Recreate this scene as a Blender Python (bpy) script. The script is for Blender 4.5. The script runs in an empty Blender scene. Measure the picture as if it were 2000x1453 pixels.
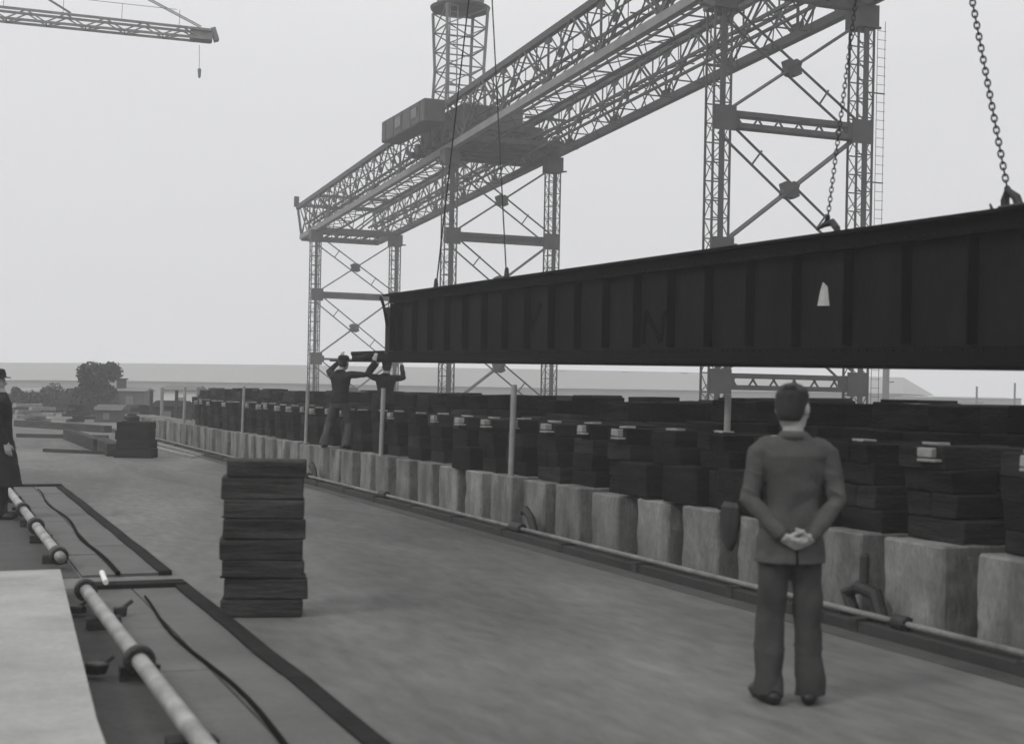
import bpy, bmesh, math, random
from mathutils import Vector, Matrix, noise
random.seed(7)
S = bpy.context.scene
COL = S.collection
R = math.radians

# ------------------------------------------------------------------ camera
FPX = 1575.0; CX, CY = 1046.0, 610.3; ROLL = R(1.1); EYE = 1.67
YAW = math.atan(640 / FPX)                      # camera turned clockwise from the slipway axis (+Y)
FW = Vector((math.sin(YAW), math.cos(YAW), 0)); RT = Vector((math.cos(YAW), -math.sin(YAW), 0)); UP = Vector((0, 0, 1))
cam_d = bpy.data.cameras.new("camera"); cam = bpy.data.objects.new("camera", cam_d); COL.objects.link(cam)
WIN = 1130.0                                    # width of the picture proper, in the same measure as FPX
cam_d.sensor_width = 36; cam_d.lens = 36 * FPX / WIN
cam_d.shift_x = 0; cam_d.shift_y = -(586 - CY) / WIN
cam_d.dof.use_dof = True; cam_d.dof.focus_distance = 40; cam_d.dof.aperture_fstop = 2.6
cam_d.clip_start = 0.05; cam_d.clip_end = 5000
ir = math.cos(ROLL) * RT - math.sin(-ROLL) * UP; iu = math.cos(ROLL) * UP - math.sin(ROLL) * RT
M = Matrix((ir, iu, -FW)).transposed().to_4x4(); M.translation = (0, 0, EYE)
cam.matrix_world = M
S.camera = cam

# ------------------------------------------------------------------ sky and sun
SUN_EL, SUN_AZ = R(42), R(252)                  # azimuth clockwise from +Y: left of and a little behind the camera
w = bpy.data.worlds.new("World"); S.world = w; w.use_nodes = True
nt = w.node_tree; nt.nodes.clear()
def N(t, **k):
    n = nt.nodes.new(t)
    for a, b in k.items(): setattr(n, a, b)
    return n
out = N('ShaderNodeOutputWorld'); bg = N('ShaderNodeBackground'); sky = N('ShaderNodeTexSky')
sky.sky_type = 'NISHITA'; sky.sun_disc = False; sky.sun_elevation = SUN_EL; sky.sun_rotation = SUN_AZ
sky.air_density = 1.0; sky.dust_density = 4.0
bw = N('ShaderNodeRGBToBW'); nt.links.new(sky.outputs[0], bw.inputs[0])
tc = N('ShaderNodeTexCoord'); sx = N('ShaderNodeSeparateXYZ'); nt.links.new(tc.outputs['Generated'], sx.inputs[0])
cr = N('ShaderNodeValToRGB'); e = cr.color_ramp.elements       # overcast veil: brighter towards the zenith
e[0].position = 0.0; e[0].color = (.84, .84, .87, 1)
e[1].position = 1.0; e[1].color = (1.25, 1.25, 1.25, 1)
a = e.new(.22); a.color = (.83, .83, .86, 1)
a = e.new(.38); a.color = (.99, .99, 1, 1)
nt.links.new(sx.outputs[2], cr.inputs[0])
nz = N('ShaderNodeTexNoise'); nz.inputs['Scale'].default_value = 2.2; nz.inputs['Detail'].default_value = 5
mp = N('ShaderNodeMapping'); mp.inputs['Scale'].default_value = (1, 1, 3.5)
nt.links.new(tc.outputs['Generated'], mp.inputs[0]); nt.links.new(mp.outputs[0], nz.inputs[0])
mr = N('ShaderNodeMapRange'); mr.inputs[1].default_value = .3; mr.inputs[2].default_value = .7; mr.inputs[3].default_value = .965; mr.inputs[4].default_value = 1.03
nt.links.new(nz.outputs[0], mr.inputs[0])
vm = N('ShaderNodeVectorMath', operation='SCALE'); nt.links.new(cr.outputs[0], vm.inputs[0]); nt.links.new(mr.outputs[0], vm.inputs[3])
v10 = N('ShaderNodeVectorMath', operation='SCALE'); v10.inputs[3].default_value = 10.0; nt.links.new(vm.outputs[0], v10.inputs[0])
mx = N('ShaderNodeMixRGB'); mx.inputs[0].default_value = .93      # a little clear sky through the cloud
nt.links.new(bw.outputs[0], mx.inputs[1]); nt.links.new(v10.outputs[0], mx.inputs[2])
nt.links.new(mx.outputs[0], bg.inputs[0]); bg.inputs[1].default_value = .1
nt.links.new(bg.outputs[0], out.inputs[0])
sd = bpy.data.lights.new("sun", 'SUN'); sd.energy = 1.3; sd.angle = R(11); sd.color = (1, .985, .96)
so = bpy.data.objects.new("sun", sd); COL.objects.link(so)
sv = Vector((math.sin(SUN_AZ) * math.cos(SUN_EL), math.cos(SUN_AZ) * math.cos(SUN_EL), math.sin(SUN_EL)))
so.rotation_euler = sv.to_track_quat('Z', 'Y').to_euler(); so.location = sv * 50
S.view_settings.view_transform = 'Standard'; S.view_settings.look = 'None'; S.view_settings.exposure = 0; S.view_settings.gamma = 1
S.render.engine = 'CYCLES'; S.render.resolution_x = 1024; S.render.resolution_y = 743
S.cycles.volume_bounces = 3; S.cycles.max_bounces = 7

# ------------------------------------------------------------------ sighting helpers (measured positions -> world)
def ray(px, py):
    dx, dy = px - CX, py - CY
    u = (dx * math.cos(ROLL) + dy * math.sin(ROLL)) / FPX; v = (dx * math.sin(ROLL) - dy * math.cos(ROLL)) / FPX
    return FW + RT * u + UP * v
EV = Vector((0, 0, EYE))
def at(px, py, D): return EV + ray(px, py) * D
def gz(px, py, z=0.0):
    r = ray(px, py); return EV + r * ((z - EYE) / r.z)
def onX(px, py, X):
    r = ray(px, py); return EV + r * (X / r.x)
def onY(px, py, Y):
    r = ray(px, py); return EV + r * (Y / r.y)

# ------------------------------------------------------------------ object helpers
ORG = {}
def tag(o, label=None, cat=None, group=None, kind=None):
    if label: o['label'] = label
    if cat: o['category'] = cat
    if group: o['group'] = group
    if kind: o['kind'] = kind
    return o
def thing(name, loc, label, cat, group=None):
    o = bpy.data.objects.new(name, None); COL.objects.link(o); o.location = loc; o.empty_display_size = .3
    ORG[o] = Vector(loc); return tag(o, label, cat, group)
class MB:
    def __init__(s): s.v = []; s.f = []
    def add(s, vs, fs):
        k = len(s.v); s.v += [Vector(x) for x in vs]; s.f += [[i + k for i in f] for f in fs]
    def box(s, c, d, rz=0, jit=0, rx=0, ry=0):
        c = Vector(c); h = Vector(d) / 2
        m = Matrix.Rotation(rz, 3, 'Z') @ Matrix.Rotation(rx, 3, 'X') @ Matrix.Rotation(ry, 3, 'Y')
        vs = []
        for z in (-1, 1):
            for x, y in ((-1, -1), (1, -1), (1, 1), (-1, 1)):
                p = Vector((x * h.x, y * h.y, z * h.z))
                if jit: p += Vector([random.uniform(-jit, jit) for _ in range(3)])
                vs.append(c + m @ p)
        s.add(vs, [(3, 2, 1, 0), (4, 5, 6, 7), (0, 1, 5, 4), (1, 2, 6, 5), (2, 3, 7, 6), (3, 0, 4, 7)])
    def cbox(s, c, d, b=.01, rz=0, jit=0, rx=0, ry=0):          # chamfered box
        c = Vector(c); h = Vector(d) / 2; b = min(b, min(h) * .45)
        m = Matrix.Rotation(rz, 3, 'Z') @ Matrix.Rotation(rx, 3, 'X') @ Matrix.Rotation(ry, 3, 'Y')
        bm = bmesh.new(); bmesh.ops.create_cube(bm, size=1)
        for v in bm.verts:
            v.co = Vector((v.co.x * 2 * h.x, v.co.y * 2 * h.y, v.co.z * 2 * h.z)) + Vector([random.uniform(-jit, jit) for _ in range(3)])
        bmesh.ops.bevel(bm, geom=bm.edges[:], offset=b, segments=1, affect='EDGES', profile=.5)
        bm.verts.index_update()
        s.add([c + m @ v.co for v in bm.verts], [[v.index for v in f.verts] for f in bm.faces]); bm.free()
    def gbox(s, c, d, n=7, amp=.008, sc=5.0):                     # subdivided box with a rough cast surface
        bm = bmesh.new(); bmesh.ops.create_cube(bm, size=1); bmesh.ops.bevel(bm, geom=bm.edges[:], offset=.022, segments=1, affect='EDGES')
        bmesh.ops.subdivide_edges(bm, edges=bm.edges[:], cuts=n, use_grid_fill=True); sd_ = random.uniform(0, 90)
        bm.normal_update(); vs = []
        for v in bm.verts:
            p = Vector((v.co.x * d[0], v.co.y * d[1], v.co.z * d[2])); q = p * sc + Vector((sd_, 0, 0))
            e_ = (abs(abs(v.co.x) - .5) < .06) + (abs(abs(v.co.y) - .5) < .06) + (abs(abs(v.co.z) - .5) < .06)
            a_ = amp * (2.2 if e_ > 1 else 1); vs.append(Vector(c) + p + v.normal * (a_ * (noise.noise(q) + .5 * noise.noise(q * 2.7)) - (.008 * abs(noise.noise(q * 3)) if e_ > 1 else 0)))
        bm.verts.index_update(); s.add(vs, [[v.index for v in f.verts] for f in bm.faces]); bm.free()
    def bar(s, p, q, w, h=None, up=(0, 0, 1)):
        p, q = Vector(p), Vector(q); h = h or w; d = (q - p)
        if d.length < 1e-6: return
        d.normalize(); u = Vector(up)
        if abs(d.dot(u)) > .98: u = Vector((0, 1, 0))
        r = d.cross(u).normalized(); u = r.cross(d).normalized()
        vs = [e_ + r * (a_ * w / 2) + u * (b_ * h / 2) for e_ in (p, q) for a_, b_ in ((-1, -1), (1, -1), (1, 1), (-1, 1))]
        s.add(vs, [(3, 2, 1, 0), (4, 5, 6, 7), (0, 1, 5, 4), (1, 2, 6, 5), (2, 3, 7, 6), (3, 0, 4, 7)])
    def tube(s, path, rad, n=10, close=True):
        path = [Vector(p) for p in path]; m = len(path)
        if not hasattr(rad, '__len__'): rad = [rad] * m
        u = None; k = len(s.v); vs = []; fs = []
        for i, p in enumerate(path):
            d = (path[min(i + 1, m - 1)] - path[max(i - 1, 0)]).normalized()
            if u is None: u = d.orthogonal().normalized()
            u = (u - d * u.dot(d)).normalized(); r = d.cross(u)
            for j in range(n):
                a_ = 2 * math.pi * j / n; vs.append(p + (u * math.cos(a_) + r * math.sin(a_)) * rad[i])
        for i in range(m - 1):
            for j in range(n): fs.append((i * n + j, i * n + (j + 1) % n, (i + 1) * n + (j + 1) % n, (i + 1) * n + j))
        if close: fs.append(tuple(range(n))[::-1]); fs.append(tuple((m - 1) * n + j for j in range(n)))
        s.add(vs, fs)
    def caps(s, path, rad, n=14):                                # tube with round ends
        path = [Vector(p) for p in path]; rad = list(rad) if hasattr(rad, '__len__') else [rad] * len(path)
        d0 = (path[0] - path[1]).normalized(); d1 = (path[-1] - path[-2]).normalized()
        pre = [(path[0] + d0 * rad[0] * math.sin(t), rad[0] * math.cos(t)) for t in (1.5, 1.1, .6)]
        post = [(path[-1] + d1 * rad[-1] * math.sin(t), rad[-1] * math.cos(t)) for t in (.6, 1.1, 1.5)]
        s.tube([a_ for a_, _ in pre] + path + [a_ for a_, _ in post], [b_ for _, b_ in pre] + rad + [b_ for _, b_ in post], n)
    def rings(s, rs, n=24, pw=2.0):                              # rs: (cx, cy, z, rx, ry) horizontal super-ellipses
        vs = []; fs = []
        for cx, cy, z, rx, ry in rs:
            for j in range(n):
                a_ = 2 * math.pi * j / n; c_, s_ = math.cos(a_), math.sin(a_)
                vs.append((cx + rx * math.copysign(abs(c_) ** (2 / pw), c_), cy + ry * math.copysign(abs(s_) ** (2 / pw), s_), z))
        for i in range(len(rs) - 1):
            for j in range(n): fs.append((i * n + j, i * n + (j + 1) % n, (i + 1) * n + (j + 1) % n, (i + 1) * n + j))
        fs.append(tuple(range(n))[::-1]); fs.append(tuple((len(rs) - 1) * n + j for j in range(n)))
        s.add(vs, fs)
    def ell(s, c, r, n=12, rot=None):
        vs = []; fs = []; c = Vector(c)
        for i in range(1, n):
            t = math.pi * i / n
            for j in range(n * 2):
                a_ = math.pi * j / n; p = Vector((r[0] * math.sin(t) * math.cos(a_), r[1] * math.sin(t) * math.sin(a_), r[2] * math.cos(t)))
                vs.append(c + (rot @ p if rot else p))
        k = n * 2
        for i in range(n - 2):
            for j in range(k): fs.append((i * k + j, (i + 1) * k + j, (i + 1) * k + (j + 1) % k, i * k + (j + 1) % k))
        fs.append(tuple(range(k))); fs.append(tuple((n - 2) * k + j for j in range(k))[::-1])
        s.add(vs, fs)
    def prism(s, pts, z0, z1):
        n = len(pts); vs = [(p[0], p[1], z0) for p in pts] + [(p[0], p[1], z1) for p in pts]
        s.add(vs, [tuple(range(n))[::-1], tuple(range(n, 2 * n))] + [(i, (i + 1) % n, (i + 1) % n + n, i + n) for i in range(n)])
    def build(s, name, mat_, parent=None, org=None, smooth=False, remesh=None, xf=None, sm=2, disp=None):
        if xf: s.v = [xf @ p for p in s.v]
        o_ = ORG[parent] if parent is not None else Vector(org if org is not None else (0, 0, 0))
        me = bpy.data.meshes.new(name); me.from_pydata([p - o_ for p in s.v], [], s.f)
        me.validate(); me.update()
        o = bpy.data.objects.new(name, me); COL.objects.link(o)
        if remesh:
            r = o.modifiers.new('r', 'REMESH'); r.mode = 'VOXEL'; r.voxel_size = remesh
            q = o.modifiers.new('s', 'SMOOTH'); q.iterations = sm; q.factor = .6
            dg = bpy.context.evaluated_depsgraph_get(); dg.update()
            nm = bpy.data.meshes.new_from_object(o.evaluated_get(dg)); o.modifiers.clear(); o.data = nm; nm.name = name; smooth = True
        if mat_: o.data.materials.clear(); o.data.materials.append(mat_)
        if disp:
            amp, sc_, zs = disp; ns = [v.normal.copy() for v in o.data.vertices]
            for v, n_ in zip(o.data.vertices, ns):
                q = v.co * sc_; q = Vector((q.x, q.y, q.z * zs)); v.co += n_ * amp * (abs(noise.noise(q)) * 2 - .6 + .5 * noise.noise(q * 2.3))
        if smooth:
            for p in o.data.polygons: p.use_smooth = True
        bmx = bmesh.new(); bmx.from_mesh(o.data); bmesh.ops.recalc_face_normals(bmx, faces=bmx.faces); bmx.to_mesh(o.data); bmx.free()
        if parent is not None: o.parent = parent
        else: o.location = o_
        ORG[o] = Vector(o_); return o

# ------------------------------------------------------------------ materials (all greys: the scene is seen in black and white)
def mat(name, base, rough=.8, scale=3.0, var=.25, bump=.0, bscale=None, stretch=(1, 1, 1), metal=0.0, fine=0.0, tint=(1, 1.01, .985), patch=0.0, pscale=.3, spec=.3):
    m = bpy.data.materials.new(name); m.use_nodes = True; t = m.node_tree; b = t.nodes['Principled BSDF']
    b.inputs['Roughness'].default_value = rough; b.inputs['Metallic'].default_value = metal; b.inputs['Specular IOR Level'].default_value = spec
    tc = t.nodes.new('ShaderNodeTexCoord'); mp = t.nodes.new('ShaderNodeMapping'); mp.inputs['Scale'].default_value = stretch
    oi = t.nodes.new('ShaderNodeObjectInfo'); ad = t.nodes.new('ShaderNodeVectorMath'); ad.operation = 'ADD'
    sc = t.nodes.new('ShaderNodeVectorMath'); sc.operation = 'SCALE'; sc.inputs[3].default_value = 37.0
    cb = t.nodes.new('ShaderNodeCombineXYZ')
    for i in range(3): t.links.new(oi.outputs['Random'], cb.inputs[i])
    t.links.new(cb.outputs[0], sc.inputs[0]); t.links.new(tc.outputs['Object'], ad.inputs[0]); t.links.new(sc.outputs[0], ad.inputs[1])
    t.links.new(ad.outputs[0], mp.inputs[0])
    def noi(s, d, dist=0.0):
        n = t.nodes.new('ShaderNodeTexNoise'); n.inputs['Scale'].default_value = s; n.inputs['Detail'].default_value = d
        n.inputs['Roughness'].default_value = .6; n.inputs['Distortion'].default_value = dist; t.links.new(mp.outputs[0], n.inputs[0]); return n.outputs[0]
    def rng(x, lo, hi):
        r = t.nodes.new('ShaderNodeMapRange'); r.inputs[1].default_value = .28; r.inputs[2].default_value = .72
        r.inputs[3].default_value = lo; r.inputs[4].default_value = hi; t.links.new(x, r.inputs[0]); return r.outputs[0]
    def mul(a_, b_):
        r = t.nodes.new('ShaderNodeMath'); r.operation = 'MULTIPLY'; t.links.new(a_, r.inputs[0])
        if isinstance(b_, float): r.inputs[1].default_value = b_
        else: t.links.new(b_, r.inputs[1])
        return r.outputs[0]
    f = rng(noi(scale, 7), 1 - var, 1 + var)
    if fine: f = mul(f, rng(noi(scale * 14, 4), 1 - fine, 1 + fine))
    if patch: f = mul(f, rng(noi(pscale, 3, .8), 1 - patch, 1 + patch))
    vr = t.nodes.new('ShaderNodeMapRange'); vr.inputs[3].default_value = .9; vr.inputs[4].default_value = 1.1; t.links.new(oi.outputs['Random'], vr.inputs[0])
    f = mul(f, vr.outputs[0])
    vs = t.nodes.new('ShaderNodeVectorMath'); vs.operation = 'SCALE'; vs.inputs[0].default_value = [base * x for x in tint]
    t.links.new(f, vs.inputs[3]); t.links.new(vs.outputs[0], b.inputs['Base Color'])
    if bump:
        bp = t.nodes.new('ShaderNodeBump'); bp.inputs['Strength'].default_value = bump; bp.inputs['Distance'].default_value = .02
        t.links.new(noi(bscale or scale * 6, 6), bp.inputs['Height']); t.links.new(bp.outputs[0], b.inputs['Normal'])
    return m
M_ground = mat('slip_concrete', .106, .7, .6, .26, .4, 14, (1, .30, 1), fine=.22, patch=.38, pscale=.36, spec=.15)
M_pale = mat('pale_concrete', .30, .85, 1.6, .22, .3, 18, (1, 1, 1), fine=.10, patch=.10, pscale=.5)
M_fore = mat('fresh_concrete', .60, .9, .7, .10, .3, 16, (1, 1, 1), fine=.07, patch=.08, pscale=.25)
M_pier = mat('pier_concrete', .135, .9, 3.2, .50, .9, 10, (1, 1, .4), fine=.22, patch=.40, pscale=1.5)
M_kerb = mat('kerb_concrete', .028, .9, 1.5, .3, .5, 12)
M_timber = mat('tarred_timber', .0125, .9, 1.5, .6, .9, 9, (1, 1, 6), fine=.3, patch=.3, pscale=.6, spec=.06)
M_timber2 = mat('weathered_timber', .040, .9, 1.6, .65, 1.0, 5, (1, 1, 9), fine=.35, patch=.3, pscale=.5, spec=.08)
M_timber3 = mat('worn_timber', .022, .9, 1.5, .6, .9, 9, (1, 1, 6), fine=.3, patch=.3, pscale=.6, spec=.06)
M_cut = mat('bare_wood', .22, .8, 6, .25, .3)
M_beam = mat('red_lead_steel', .008, .85, 1.3, .5, .25, 20, (1, 1, .35), fine=.2, patch=.3, pscale=.8, spec=.08)
M_beam2 = mat('dark_paint', .006, .85, 3, .3, spec=.06)
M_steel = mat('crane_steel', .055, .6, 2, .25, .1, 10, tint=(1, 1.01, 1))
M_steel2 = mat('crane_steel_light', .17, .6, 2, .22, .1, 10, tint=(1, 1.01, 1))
M_mark = mat('black_paint', .004, .95, 6, .1, spec=.05)
M_edge = mat('rusty_edging', .016, .95, 3, .4, .6, 14, spec=.08)
M_iron = mat('black_iron', .018, .55, 6, .3, .3, 30)
M_pipe = mat('galvanised_pipe', .27, .5, 4, .35, .25, 24, metal=.3, fine=.2, patch=.25, pscale=1.5)
M_post = mat('pale_post', .22, .7, 5, .2)
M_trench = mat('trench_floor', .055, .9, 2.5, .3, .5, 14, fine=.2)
M_plate = mat('duct_cover', .085, .7, 1.6, .2, .3, 16, fine=.12, patch=.12, pscale=.8)
M_suit = mat('suit_cloth', .068, .95, 5, .22, .35, 60, fine=.08, spec=.1)
M_trous = mat('trouser_cloth', .048, .95, 5, .22, .35, 60, fine=.08, spec=.1)
M_skin = mat('skin', .30, .6, 9, .10, .1, 60)
M_hair = mat('hair', .018, .6, 30, .4, .5, 90)
M_shoe = mat('shoe_leather', .012, .4, 10, .2)
M_coat = mat('dark_coat', .022, .95, 5, .2, .35, 60, spec=.1)
M_hat = mat('felt_hat', .012, .9, 8, .2)
M_work = mat('work_clothes', .02, .95, 6, .25, .3, 50, spec=.1)
M_worktr = mat('work_trousers', .055, .95, 6, .25, .3, 50, spec=.1)
M_shirt = mat('shirt_cotton', .55, .9, 6, .1)
M_roof = mat('far_roof', .23, .8, .05, .08, 0)
M_wall = mat('far_wall', .15, .8, .05, .15, 0)
M_white = mat('white_panel', .6, .8, 1, .1)
M_leaf = mat('foliage', .018, .7, 1.2, .5, 0)
M_bark = mat('bark', .06, .9, 4, .3, .4)
M_far = mat('far_land', .12, .9, .02, .3, 0)
M_glass = mat('dark_glass', .02, .2, 3, .1)
M_paper = mat('paper', .40, .8, 9, .2)

# ------------------------------------------------------------------ ground and paving
g = MB(); g.add([(-3000, -3000, 0), (3000, -3000, 0), (3000, 3000, 0), (-3000, 3000, 0)], [(0, 1, 2, 3)])
tag(g.build('ground', M_ground), 'grey stained concrete shipyard floor reaching to the far sheds', kind='structure')
YF = 2.0
pl = MB()
pl.prism([(.977, 11.94), (-12, 11.42), (-12, -6), (.10, -6), (.66, 5.0), (.70, 6.52)], .002, .20)
tag(pl.build('raised_pavement', M_pale), 'raised pale concrete slab at the left', kind='structure')

# pipe duct along the left: flat strip with the recess's darkness put into its colour, cover strips and their dark steel edging
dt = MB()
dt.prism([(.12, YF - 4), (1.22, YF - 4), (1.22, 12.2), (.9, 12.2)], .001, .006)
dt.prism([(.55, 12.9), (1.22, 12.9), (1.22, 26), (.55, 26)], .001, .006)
tag(dt.build('duct_floor', M_trench), 'flat strip under the left pipe, coloured dark for the recess', kind='structure')
for k, (y0, y1) in enumerate(((2.5, 12.1), (12.9, 24.4))):
    t = thing('duct_cover', (1.55, (y0 + y1) / 2, 0), ['long grey duct cover with dark raised edging beside the nearer pipe', 'grey duct cover with dark edging farther off, near the man in the hat'][k], 'duct cover', 'duct covers along the left pipe')
    a_ = MB()
    for xa, xb in ((1.24, 1.535), (1.55, 1.90)):
        yy = y0 + .02
        while yy < y1 - .1:
            y2 = min(yy + random.uniform(1.5, 2.4), y1 - .02)
            a_.prism([(xa, yy), (xb, yy), (xb, y2), (xa, y2)], .001, .020 + random.uniform(0, .008)); yy = y2 + .012
    a_.build('cover_plate', M_plate, t)
    b_ = MB(); yy = y0; xk = 1.95
    while yy < y1:
        y2 = min(yy + .9, y1); xn = 1.95 + random.uniform(-.012, .012)
        b_.bar((xk, yy, .022), (xn, y2 + .01, .022), .115, .042); yy = y2; xk = xn
    b_.bar((1.12 if k else 1.16, y1, .023), (xk + .035, y1 + .0, .028), .24, .060)
    b_.build('edging', M_edge, t)
    c_ = MB(); pts = []
    for i in range(26):
        y_ = y0 + (y1 - y0) * (.0 + i / 25 * .93); pts.append((1.542 + .035 * math.sin(i * .55 + k) * min(1, i / 6), y_, .033))
    c_.tube(pts, [.021 - .012 * i / 25 for i in range(26)], 8)
    c_.build('cable', M_mark, t)

# ------------------------------------------------------------------ left pipe run (two lengths)
def pipe_run(label, pa, pb, r, fl, hooks=(), pm=None):
    pa, pb = Vector(pa), Vector(pb)
    t = thing('water_pipe', ((pa.x + pb.x) / 2, (pa.y + pb.y) / 2, 0), label, 'pipe', 'pipes lying along the slipway')
    m = MB(); m.tube([pa, (pa + pb) / 2, pb], r, 16); m.build('pipe', pm or M_pipe, t, smooth=True)
    for p in m.v: pass
    for (y_, rf, wd) in fl:
        f = MB(); x_ = pa.x + (pb.x - pa.x) * (y_ - pa.y) / (pb.y - pa.y)
        f.tube([(x_, y_ - wd / 2, pa.z), (x_, y_ - wd / 2 + .01, pa.z), (x_, y_ + wd / 2 - .01, pa.z), (x_, y_ + wd / 2, pa.z)], [rf * .86, rf, rf, rf * .86], 18)
        for q in range(6):
            a_ = q * math.pi / 3; f.tube([(x_ + math.cos(a_) * rf * .8, y_ - wd / 2 - .02, pa.z + math.sin(a_) * rf * .8), (x_ + math.cos(a_) * rf * .8, y_ + wd / 2 + .02, pa.z + math.sin(a_) * rf * .8)], .009, 6)
        f.build('flange', M_iron, t)
    n_ = max(2, int(abs(pb.y - pa.y) / 1.7))
    for i in range(n_):
        s_ = MB(); y_ = pa.y + (pb.y - pa.y) * (i + .4) / n_; s_.box((pa.x, y_, (pa.z - r) / 2 + .003), (.22, .10, pa.z - r - .004), 0, .006)
        s_.build('support', M_timber2, t)
    return t
Y1 = gz(575, 826, .13).y; Y2 = gz(540, 792, .13).y; Y3 = gz(497, 732, .13).y
pipe_run('pale steel pipe with dark flanges running to the bottom left corner', (1.12, 2.2, .135), (1.10, Y1, .135), .048, ((gz(630, 905, .13).y, .088, .08), (Y1 - .05, .085, .07)))
pipe_run('short pale steel pipe with four dark flanges beside the man in the hat', (1.09, Y2, .135), (1.05, Y3 + 3.0, .135), .048, ((Y2 + .25, .082, .2), (gz(513, 756, .13).y, .09, .2), (gz(500, 738, .13).y, .085, .2), (Y3 + 2.9, .085, .2)))
p = gz(597, 822, .05)
sm_ = MB(); sm_.tube([p + Vector((-.02, -.22, .06)), p + Vector((.0, .25, .08))], .022, 10)
tag(sm_.build('loose_rod', M_white, org=p), 'short white rod lying across the dark edge of the duct', 'rod')
for i, (px_, py_) in enumerate(((613, 858), (588, 925), (565, 856))):
    p = gz(px_, py_, 0); q = MB(); q.cbox(p + Vector((0, 0, .06)), (.08, .12, .06), .01, .5 * i, .01); q.tube([p + Vector((0, 0, .06)), p + Vector((.09, .04, .12))], .016, 8)
    tag(q.build('pipe_clamp', M_iron, org=p), ['dark iron clamp lying just right of the left pipe', 'dark iron clamp between the pale slab and the left pipe', 'dark iron clamp by the corner of the raised pale slab'][i], 'clamp', 'loose iron clamps')

# ------------------------------------------------------------------ right kerb and its pipe
kb = MB(); yy = 0.0
while yy < 60:
    y2 = yy + 3.0; kb.prism([(6.20, yy + .004), (6.40, yy + .004), (6.40, y2 - .004), (6.20, y2 - .004)], -.01, .075 + random.uniform(0, .008)); yy = y2
tag(kb.build('kerb', M_kerb), 'low dark kerb under the pipe along the keel blocks', kind='structure')
gt = MB(); gt.prism([(5.98, 0), (6.195, 0), (6.195, 62), (5.98, 62)], .001, .005)  # flat strip, coloured darker than the floor beside it
tag(gt.build('gutter', M_trench), 'dark gutter strip in front of the kerb', kind='structure')
fl = [(onX(x, y, 6.3).y, .075, .12) for x, y in ((905, 714), (1052, 743), (820, 692), (770, 682))]
pr = pipe_run('long thin pipe on the kerb in front of the concrete piers', (6.30, 1.0, .125), (6.30, 46, .125), .023, [(f[0], .062, .3) for f in fl] + [(8.2, .055, .14)], pm=mat('dull_pipe', .15, .6, 4, .4, .2, 20, fine=.2))
def hook_bit(px_, py_, label, k):
    p = onX(px_, py_, 6.36); p.z = 0; m = MB()
    pts = [p + Vector((0, .16 - .06 * i * .9, .10 + .22 * math.sin(min(1, i / 5) * 1.5))) for i in range(5)]
    if k == 0:
        m.caps([p + Vector((0, -.14, .10)), p + Vector((0, -.02, .26)), p + Vector((0, .14, .34)), p + Vector((.0, .22, .30))], [.045, .05, .05, .035], 10)
    else:
        m.caps([p + Vector((0, .15, .12)), p + Vector((0, .22, .24)), p + Vector((0, .08, .30)), p + Vector((0, -.12, .27)), p + Vector((0, -.2, .10))], [.05, .055, .05, .055, .055], 10)
        m.caps([p + Vector((.0, .02, .28)), p + Vector((.02, .04, .52))], [.035, .035], 10)
    m.cbox(p + Vector((0, 0, .09)), (.10, .5, .04), .01)
    return tag(m.build('pipe_valve', M_iron, org=p, smooth=False), label, 'valve', 'dark valves on the kerb pipe')
hook_bit(1066, 745, 'dark curved valve lever on the kerb pipe beside the tall pale post', 0)
hook_bit(1436, 822, 'dark hooked valve on the kerb pipe right of the man in the suit', 1)
hook_bit(827, 691, 'small dark lever on the kerb pipe just right of the tall block stack', 0)

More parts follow.
